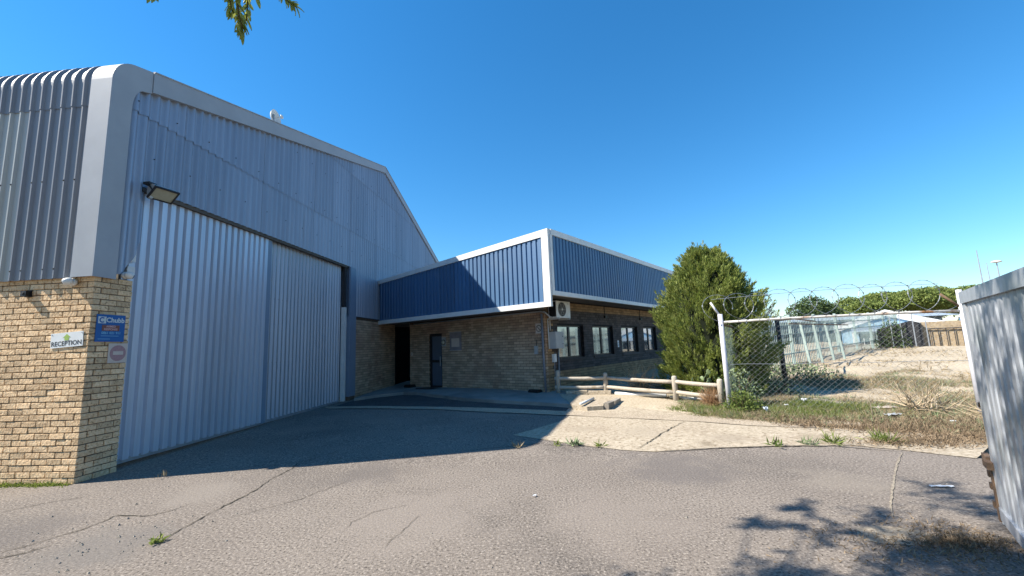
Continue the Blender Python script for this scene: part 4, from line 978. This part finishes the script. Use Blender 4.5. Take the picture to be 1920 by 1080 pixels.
def tufts(name, label, mat, n, fn, per, L, Wd, spread, up):
    P, D, LL = [], [], []; got = 0; tries = 0
    while got < n and tries < n*14:
        tries += 1; q = fn()
        if q is None: continue
        got += 1; x, y = q; z = lot(x, y)-.01; k = int(per*random.uniform(.5, 1.5)); sz = random.uniform(.55, 1.25)
        o_ = rng.normal(size=(k, 3))*np.array([spread, spread, 0])*sz; d_ = rand_dir(k)*.55+o_/spread*.45+np.array([0, 0, up]); d_[:, 2] = np.abs(d_[:, 2])
        P.append(np.array([x, y, z])+o_); D.append(d_); LL.append(rng.uniform(.4, 1.3, k)*L*sz)
    P, D, LL = np.concatenate(P), np.concatenate(D), np.concatenate(LL)
    return tag(link(name, blades(P, D, LL, Wd, name, mat, .2)), label, 'grass', kind='stuff')
tufts('green_grass', 'patchy green grass along the foot of the chain link', GRASSG, 420, f_green, 42, .15, .011, .055, .75)
tufts('dry_grass', 'dry tan grass tufts over the sandy lot', GRASSD, 6200, f_dry, 30, .14, .009, .085, .45)
tufts('grey_scrub', 'low grey green scrub mixed into the dry grass', SHRUB, 1100, f_dry, 34, .13, .014, .07, .6)
scatter('far_scrub', 'sparse dry scrub on the far part of the lot', 'scrub', GRASSD, 14000, f_far, .22, .025, .6)
scatter('leaf_litter', 'brown leaf litter and bark drifted against the concrete', 'leaf litter', LITTERM, 15000, f_lit, .075, .012, .12, 0, .05)
def f_lit2():
    a_ = random.uniform(0, 6.28); r = abs(random.gauss(0, .5)); x, y = 3.35+r*1.1*math.cos(a_), 3.45+r*.5*math.sin(a_)
    k = math.exp(-((x-3.0)**2/.05+(y-3.68)**2/.02))
    return (x, y, gz(x, y)+random.uniform(.004, .012)) if random.random() < 1-.95*k and x < 3.75 else None
scatter('yard_litter', 'dry leaves and bark drifted on the asphalt near the gate', 'leaf litter', LITTERM, 2400, f_lit2, .04, .009, .02, 0, .02)
sp = sheet('sand_drift', wob([(2.7, 3.6), (2.85, 3.78), (3.1, 3.8), (3.3, 3.68), (3.28, 3.52), (3.05, 3.45), (2.8, 3.48)], .015, .08), SEAMD, .004)
def f_foot(): 
    t_ = random.random()**.8; p = WC+Vector((-dA.y, dA.x, 0))*(t_*1.9)-dA*abs(random.gauss(0, .05)); return (p.x, p.y, 0.0)
scatter('wall_weeds', 'green weeds along the foot of the sunlit brick wall', 'weeds', GRASSG, 1300, f_foot, .085, .018, .6)
def f_grit():
    x, y = random.uniform(-6, 6), random.uniform(2.6, 7.3); return (x, y, gz(x, y)+.004) if random.random() < .5 else None
gp = []
for _ in range(170):
    x, y = (random.gauss(-3.8, .45), random.gauss(4.0, .35)) if random.random() < .45 else (random.uniform(-5.5, 5.5), random.uniform(2.8, 7)); gp.append((x, y))
b = MB()
for x, y in gp:
    s_ = random.uniform(.004, .016)*(1.4 if random.random() < .06 else 1); z = gz(x, y)+.002; a_ = random.uniform(0, 3); c, s2 = math.cos(a_)*s_, math.sin(a_)*s_
    b.add([(x+c, y+s2, z), (x-s2*.7, y+c*.7, z), (x-c, y-s2, z), (x+s2*.7, y-c*.7, z), (x, y, z+s_*.9)], [(0, 1, 4), (1, 2, 4), (2, 3, 4), (3, 0, 4)])
tag(b.build('loose_gravel', STONE, None, fix=False), 'loose gravel scattered over the asphalt', 'gravel', kind='stuff')

def weed(x, y, r, n, label, mat=GRASSG, h=.8, wd=.014, z=None):
    t = thing('weed', (x, y, gz(x, y)+.012 if z is None else z), 0, label, 'weed', 'weeds in the paving cracks'); d = rand_dir(n, h); d[:, 2] = np.abs(d[:, 2])+.08
    tag(link('leaves', blades(rng.normal(size=(n, 3))*np.array([r*.3, r*.3, 0]), d, rng.uniform(r*.5, r*1.2, n), wd, 'leaves', mat, .25, True), t), kind='stuff')
weed(-3.31, 4.01, .07, 26, 'small green weed in the long asphalt crack at front left', wd=.028, h=.3)
weed(-4.95, 6.09, .10, 14, 'dry spindly weed at the edge of the warehouse shadow', GRASSD, 2.0, .012)
weed(.92, 6.89, .16, 46, 'grey green spreading weed at the left tip of the concrete apron', SHRUB, .35, .02)
weed(1.29, 6.77, .11, 26, 'small yellow green weed right of the spreading one at the apron edge', GRASSG, .4, .02)
weed(.62, 6.95, .1, 24, 'thin weed just outside the corner of the big shadow', GRASSG, .5, .016)
weed(-.01, 6.9, .12, 36, 'dry yellow weed at the edge of the big shadow', GRASSD, .5, .014)
weed(3.82, 6.41, .16, 18, 'dark broad-leaved weed at the front edge of the apron', SHRUBG, .35, .026)
weed(4.32, 6.43, .16, 40, 'sparse pale weed left of the bright grass tuft', SHRUB, .7, .014)
weed(4.67, 6.47, .22, 60, 'bright green grass tuft at the apron edge below the drain cover', GRASSG, .6, .016)
weed(5.38, 6.42, .24, 80, 'largest green grass tuft beside the leaf litter', GRASSG, .8, .016)
# litter
def scrap(x, y, z, sx, sy, label, mat=PAPER, rot=0, lift=.06, name='paper_scrap'):
    t = thing(name, (x, y, z), rot, label, 'litter'); nx, ny = 6, 4
    V = [((i/nx-.5)*sx, (j/ny-.5)*sy*(1-.5*abs(i/nx-.5)), .006+lift*abs(math.sin(i*1.9+j*1.3))) for j in range(ny+1) for i in range(nx+1)]
    MB().add(V, [(j*(nx+1)+i, j*(nx+1)+i+1, (j+1)*(nx+1)+i+1, (j+1)*(nx+1)+i) for j in range(ny) for i in range(nx)]).build('sheet', mat, t, fix=False)
scrap(4.95, 8.55, lot(4.95, 8.55)+.05, .15, .09, 'white paper scrap standing in the grass near the corner post', rot=.9, lift=.09)
scrap(5.65, 9.0, lot(5.65, 9.0)+.04, .08, .07, 'small white scrap in grass between two other scraps', rot=.3, lift=.03)
scrap(6.1, 9.1, lot(6.1, 9.1)+.05, .12, .09, 'crumpled white scrap on the grass edge furthest from the post', rot=.5, lift=.06)
scrap(4.41, 4.61, .004, .22, .04, 'thin white paper strip on the asphalt near the gate', rot=-.15, lift=.012)
scrap(6.75, 7.75, lot(6.75, 7.75)+.02, .3, .14, 'crumpled clear plastic sheet beside the branch pile', GREYP, .2, .035, 'plastic_sheet')
scrap(7.1, 8.3, lot(7.1, 8.3)+.02, .45, .22, 'flat pale grey plastic behind the crumpled clear sheet', SIGNF, .1, .02, 'plastic_sheet')
scrap(.16, 4.79, .004, .05, .025, 'tiny white scrap in the middle of the asphalt', rot=.7, lift=.015)
scrap(7.25, 7.2, lot(7.25, 7.2)+.02, .09, .05, 'small white scrap under the dry branches', rot=.1, lift=.03)

# overhanging tree: trunk stands left of the camera, out of the picture; twigs hang into it and shade the gate
tt = thing('overhanging_tree', (-5.6, .2, 0), 0, 'leafy tree whose twigs hang into the top left sky', 'tree'); tb = Vector(tt.location)
MB().tube([Vector((0, 0, -.2)), Vector((.2, .1, 2.4)), Vector((.6, .3, 4.6)), Vector((1.0, .6, 6.3))], [.24, .19, .14, .07], 10).build('trunk', BARK, tt, True)
P, D = [], []; tw = MB(); fork = Vector((-5.0, .5, 4.6))
spots = []
for gx, gy, sp_, n in ((2.95, 3.35, .42, 330), (3.5, 3.3, .4, 300), (2.1, 4.05, .16, 50), (2.75, 4.2, .2, 60), (1.75, 3.15, .26, 110), (2.5, 3.75, .18, 60), (3.25, 3.95, .25, 70), (.62, 3.0, .2, 70), (3.0, 2.9, .4, 240), (4.2, 3.9, .35, 120), (4.9, 4.0, .35, 150), (2.0, 2.6, .4, 200), (4.3, 4.5, .3, 90), (4.0, 3.0, .3, 200), (4.6, 3.2, .28, 170), (4.4, 2.7, .3, 170), (5.2, 3.5, .3, 130), (3.8, 2.5, .3, 170), (5.1, 2.9, .3, 130), (3.3, 3.05, .35, 200), (1.2, 2.9, .25, 90)):
    for h in np.arange(5.2, 9, .25):
        c = Vector((gx, gy, 0))-SD*(h/-SD.z) if False else Vector((gx, gy, 0))+(-SD)*(h/(-SD.z))
        q = proj(c); ok = True
        for dx in (-.6, 0, .6):
            q = proj(c+Vector((dx, sp_*1.5, -.45)))
            if q and -60 < q[0] < 1980 and q[1] > -60: ok = False
        if ok: break
    spots.append((c, sp_, int(n*2.1)))
for c, sp_, n in spots:
    mid = fork.lerp(c, .5)+Vector((0, 0, .35)); tw.tube([fork-tb, mid-tb, c-tb], [.035, .016, .006], 5)
    for k in range(max(3, n//18)):
        d = Vector(rand_dir(1)[0]); d.z *= .4; tip = c+d*sp_*1.4; tw.tube([c-tb, tip-tb], [.008, .003], 3, False)
        kk = 18; t_ = rng.uniform(.15, 1.05, (kk, 1)); P.append(np.array(c-tb)+np.array(tip-c)*t_+rng.normal(size=(kk, 3))*.03); D.append(np.array(d)*.5+rand_dir(kk)*.8)
for cx_, cy_, cz_, rx_, ry_, rz_, n in ((-6.0, -2.6, 6.6, 2.6, 1.9, 1.5, 3200), (-3.2, -3.6, 6.4, 2.4, 1.6, 1.5, 2800), (-8.2, -4.0, 6.2, 2.0, 1.8, 1.6, 2000), (-5.2, -5.2, 5.0, 3.0, 1.6, 1.5, 2400)):   # crown enlarged unseen behind the camera to block sky light
    d_ = rand_dir(n); P.append(np.array([cx_, cy_, cz_])-np.array(tb)+d_*np.array([rx_, ry_, rz_])*rng.uniform(.55, 1, (n, 1))); D.append(rand_dir(n)); tw.tube([fork-tb, Vector((cx_, cy_, cz_))-tb], [.07, .03], 5)
tw.build('branches', BARK, tt, True)
P, D = np.concatenate(P), np.concatenate(D)
tag(link('crown', blades(P, D, np.where(np.arange(len(P)) < len(P)-10400, 1, 2.2)*rng.uniform(.07, .12, len(P)), np.where(np.arange(len(P)) < len(P)-10400, .038, .1), 'crown', LEAF, leafy=True), tt), kind='stuff')
# the twigs in view: each leaf its own object
def leaf_mesh():
    L, Wd = .1, .034; vs_, fs = [], []
    for i in range(6):
        t_ = i/5; w_ = Wd/2*math.sin(math.pi*min(1, t_*.93+.05))**.7; z = -.02*t_*t_
        vs_ += [(t_*L, -w_, z+.006), (t_*L, 0, z), (t_*L, w_, z+.006)]
    for i in range(5):
        for j in range(2): fs.append((i*3+j, i*3+j+1, i*3+j+4, i*3+j+3))
    return MB().add(vs_, fs).mesh('leaf', LEAF, True)
lm = leaf_mesh()
def ray_pt(px, py, t):
    return Vector((0, 0, CAMH))+(fw+rr*((px-960)/F)-uu*((py-540)/F))*t
def sprig(pix, dist, n, sz):
    pts = [ray_pt(x, y, dist+i*.02) for i, (x, y) in enumerate(pix)]
    up_ = pts[0]+Vector((-.5, -.5, .9)); tw_ = MB().tube([spots[4][0]-tb, up_-tb]+[p-tb for p in pts], [.012, .008]+[.006-.0035*i/len(pts) for i in range(len(pts))], 5); br = tw_.build('twig', BARK, tt, True)
    for k in range(n):
        t_ = (k+.5)/n*(len(pts)-1); i = min(int(t_), len(pts)-2); p = pts[i].lerp(pts[i+1], t_-i); ax = (pts[i+1]-pts[i]).normalized()
        side = ax.cross(Vector((random.uniform(-.4, .4), 1, random.uniform(-.4, .4)))).normalized()*(1 if k % 2 else -1)
        d = (ax*random.uniform(.6, 1.3)+side*random.uniform(.4, 1)+Vector((0, random.uniform(-.5, .5), -.25))).normalized()
        o = link('leaf', lm, br, p-tb); q = d.to_track_quat('X', 'Z'); o.rotation_mode = 'QUATERNION'; o.rotation_quaternion = q @ Euler((random.uniform(-1.2, 1.2), 0, 0)).to_quaternion()
        o.scale = (sz*random.uniform(.75, 1.15),)*3
sprig([(440, -50), (445, -10), (448, 30), (455, 52), (452, 62)], 2.6, 62, .68)
sprig([(425, -60), (428, -25), (432, 5), (436, 25)], 2.62, 34, .68)
sprig([(470, -60), (466, -20), (464, 15), (462, 40)], 2.66, 28, .68)
sprig([(500, -60), (515, -20), (540, 2), (556, 14)], 2.7, 34, .6)
sprig([(270, -70), (278, -30), (284, -14)], 2.65, 14, .8)
sprig([(300, -60), (296, -25), (292, -10)], 2.7, 10, .8)
sprig([(478, -60), (477, -25), (478, -8)], 2.7, 6, .8)

# unseen trees added behind the camera to block sky light on the ribbed sheets
for (x, y), lab in (((3.5, -7.5), 'unseen tree added behind the camera beside the gate'), ((-.5, -10.5), 'unseen tree added directly behind the camera'), ((10, -8), 'unseen tree added behind the camera to the far right')):
    lm_ = [(random.uniform(-2, 2), random.uniform(-1.8, 1.8), random.uniform(2.6, 5.6), random.uniform(1.1, 1.7), 1.0) for _ in range(9)]
    bg_tree((x, y, 0), lab, lm_, TREEF2, .34, 260, 2.6)

# ================================================================== BACKGROUND
# green palisade fence along the far side of the lot
PA, PB = Vector((9.6, 16.1, 0)), Vector((25.0, 27.2, 0)); pd = (PB-PA).normalized(); PL = (PB-PA).length
pf = thing('palisade_fence', (PA.x, PA.y, lot(PA.x, PA.y)), math.atan2(pd.y, pd.x), 'pale green palisade fence across the back of the sandy lot', 'fence')
slope = (lot(PB.x, PB.y)-lot(PA.x, PA.y))/PL
pm = MB().box(-.03, .03, -.012, .0, .05, 1.98).add([(-.03, -.012, 1.98), (.03, -.012, 1.98), (0, -.012, 2.1)], [(0, 1, 2)]).mesh('pale', GREENP)
k = 0
while k*.17 < PL: link('pale', pm, pf, (k*.17, 0, slope*k*.17)); k += 1
for h in (.55, 1.35, 1.72): MB().bar((0, .03, h), (PL, .03, h+slope*PL), .05).build('rail', GREENP, pf)
pom = MB().box(-.05, .05, .02, .12, -.3, 2.15).mesh('post', GREENP)
for k in range(8): link('post', pom, pf, (k*2.7, .04, slope*k*2.7))
for k in range(4): MB().bar((1.3+k*1.25, -1.0, -.2), (1.15+k*1.25, -.85, 1.8), .08, .06).build('outer_post', GREENP, pf)
MB().bar((0, -.9, 1.78), (6.2, -.9, 1.72), .04).build('outer_rail', RUSTY, pf)
# blue shed with white barge boards
sh = thing('blue_shed', (26.4, 29.6, .5), R_(-40), 'pale blue shed with white barge boards on a low gable', 'shed')
gw = [(-2.6, -.6), (2.6, -.6), (2.6, 1.55), (0, 2.45), (-2.6, 1.55)]
MB().prism(gw, 1, 0, 8).build('wall', BLUEW, sh)
for s in (-1, 1):
    MB().add([(0, -.15, 2.66), (s*3.0, -.15, 1.62), (s*3.0, -.15, 1.15), (0, -.15, 2.2), (0, -.02, 2.66), (s*3.0, -.02, 1.62), (s*3.0, -.02, 1.15), (0, -.02, 2.2)], [(0,1,2,3),(4,5,6,7),(0,1,5,4),(1,2,6,5),(2,3,7,6)]).build('barge_board', WHITE, sh)
    MB().add([(0, -.02, 2.6), (s*3.0, -.02, 1.56), (s*3.0, 8.2, 1.56), (0, 8.2, 2.6)], [(0, 1, 2, 3)]).build('roof', BLUER, sh, fix=False)
for k in range(9): MB().box(-2.2+k*.5, -2.17+k*.5, -.015, .0, 1.0, 1.75).build('cover_strip', BLUER, sh)
MB().add([(-2.0, -1.8, 1.15), (3.2, -1.8, 1.15), (3.2, -.02, 1.45), (-2.0, -.02, 1.45)], [(0, 1, 2, 3)]).build('lean_to_roof', BLUER, sh, fix=False)
for x in (-1.9, -.2, 1.5, 3.1): MB().box(x-.05, x+.05, -1.75, -1.65, -.8, 1.14).build('lean_to_post', PVC, sh)
box('dark_opening', DARKST, sh, -1.6, 2.5, -.03, -.005, -.6, 1.0)
for k in range(7): MB().box(-1.7+k*.32, -1.67+k*.32, -1.6, -1.57, -.6, .7).build('stacked_rail', PVC, sh)
# long low neighbouring building
lb = thing('long_low_building', (27, 37, .3), R_(-14), 'long low building with blue grey sheeted roof behind the fence', 'building')
box('wall', SLATE, lb, -14, 9, 0, 9, -.6, 2.5)
MB().add([(-15, -.8, 2.45), (10, -.8, 2.45), (10, 5, 3.1), (-15, 5, 3.1)], [(0, 1, 2, 3)]).build('roof', BLUER, lb, fix=False)
for k in range(10): MB().box(-13+k*1.7, -12+k*1.7, -.03, 0, .6, 1.6).build('window', FRAME, lb)
fb = thing('far_hall', (33, 60, .3), R_(-12), 'far hall with pale blue corrugated roof beside the conifer', 'building')
box('wall', BLUEW, fb, -5, 5, 0, 10, -.6, 3.8)
MB().add([(-5.5, -.5, 3.8), (4.6, -.5, 3.8), (3.2, 5, 5.4), (-5.5, 5, 5.6)], [(0, 1, 2, 3)]).build('roof', BLUEW, fb, fix=False)
for k in range(18): MB().bar((-5.4+k*.57, -.5, 3.83), (-5.4+k*.48, 5, 5.62), .06, .05).build('roof_rib', BLUER, fb)
# yard wall with railings and parked car behind
yw = thing('yard_wall', (22.6, 22.4, .55), R_(-35), 'sunlit yellow brick yard wall with iron railings at the right', 'wall')
box('wall', YARDB, yw, -.6, 4.0, 0, .2, -.6, 1.5)
for k in range(14): MB().box(-.3+k*.3, -.27+k*.3, -.1, -.07, -.5, 1.1).build('bar', DARKST, yw)
MB().box(-.4, 3.9, -.11, -.06, 1.1, 1.15).build('railing_top', DARKST, yw)
MB().prism([(-2.4, -.5), (-.62, -.5), (-.62, 1.45), (-1.0, 1.6), (-2.4, 1.2)], 1, -.3, .4).build('dark_shed_end', DARKST, yw)
for x, h in ((-1.9, 1.9), (-1.5, 1.95), (-1.0, 2.0), (-.5, 1.6)): MB().box(x-.02, x+.02, -.6, -.56, -.6, h).build('gate_post', GALV, yw)
cr = thing('parked_car', (25.6, 23.2, .75), R_(50), 'silver car roof showing above the yard wall', 'car')
def loft(b, secs):
    n = len(secs[0]); vs_ = [p for s_ in secs for p in s_]
    b.add(vs_, [(j*n+i, j*n+i+1, (j+1)*n+i+1, (j+1)*n+i) for j in range(len(secs)-1) for i in range(n-1)]+[tuple(range(n)), tuple(range((len(secs)-1)*n, len(secs)*n))])
b = MB(); loft(b, [[(x, -w_, .3), (x, -w_, h*.8), (x, -w_*.75, h), (x, w_*.75, h), (x, w_, h*.8), (x, w_, .3)] for x, w_, h in ((-2, .75, .8), (-1.6, .85, .95), (-.8, .85, 1.0), (.8, .85, 1.0), (1.7, .85, .9), (2.1, .75, .75))]); b.build('body', CARM, cr, True)
b = MB(); loft(b, [[(x, -w_, .95), (x, -w_*.85, h), (x, 0, h+.06), (x, w_*.85, h), (x, w_, .95)] for x, w_, h in ((-1.5, .75, 1.0), (-.9, .72, 1.4), (-.1, .7, 1.5), (.5, .7, 1.42), (1.1, .75, 1.0))]); b.build('cabin', GLASS, cr, True)
b = MB(); loft(b, [[(x, -w_, h), (x, 0, h+.05), (x, w_, h)] for x, w_, h in ((-.95, .6, 1.43), (-.1, .62, 1.53), (.5, .6, 1.46))]); b.build('roof', CARM, cr, True)
for x in (-1.3, 1.3):
    for y in (-.8, .8): MB().lathe([(.3, -.1), (.32, 0), (.3, .1)], (x, y, .05), (0, 1, 0), 14).build('wheel', BLACKP, cr, True)
# poles and street lamp beyond the gate
def pole(px, py, y, label, r):
    d = fw+rr*((px-960)/F)-uu*((py-540)/F); p = Vector((0, 0, CAMH))+d*(y/d.y); t = thing('steel_pole', (p.x, p.y, .3), 0, label, 'pole'); 
    MB().tube([(0, 0, 0), (0, 0, p.z*.6), (0, 0, p.z)], [r, r*.8, r*.4], 6).build('shaft', GALV, t); MB().lathe([(r*1.6, -.3), (r*1.6, .1)], (0, 0, .3), (0, 0, 1), 8).build('base', GALV, t)
pole(1832, 476, 34, 'tallest thin steel pole above the gate', .07)
pole(1851, 499, 36, 'shorter thin steel pole right of the tall one', .06)
d = fw+rr*((1868-960)/F)-uu*((490-540)/F); p = Vector((0, 0, CAMH))+d*(45/d.y)
t = thing('street_lamp', (p.x, p.y, .3), 0, 'grey street lamp with flat head beyond the gate', 'street lamp')
MB().tube([(0, 0, 0), (0, 0, p.z-.35)], [.1, .05], 8).build('column', GALV, t); MB().lathe([(.1, -.12), (.42, -.06), (.45, .02), (.3, .12), (.05, .16)], (0, 0, p.z-.35), (0, 0, 1), 14).build('head', PVC, t, True)
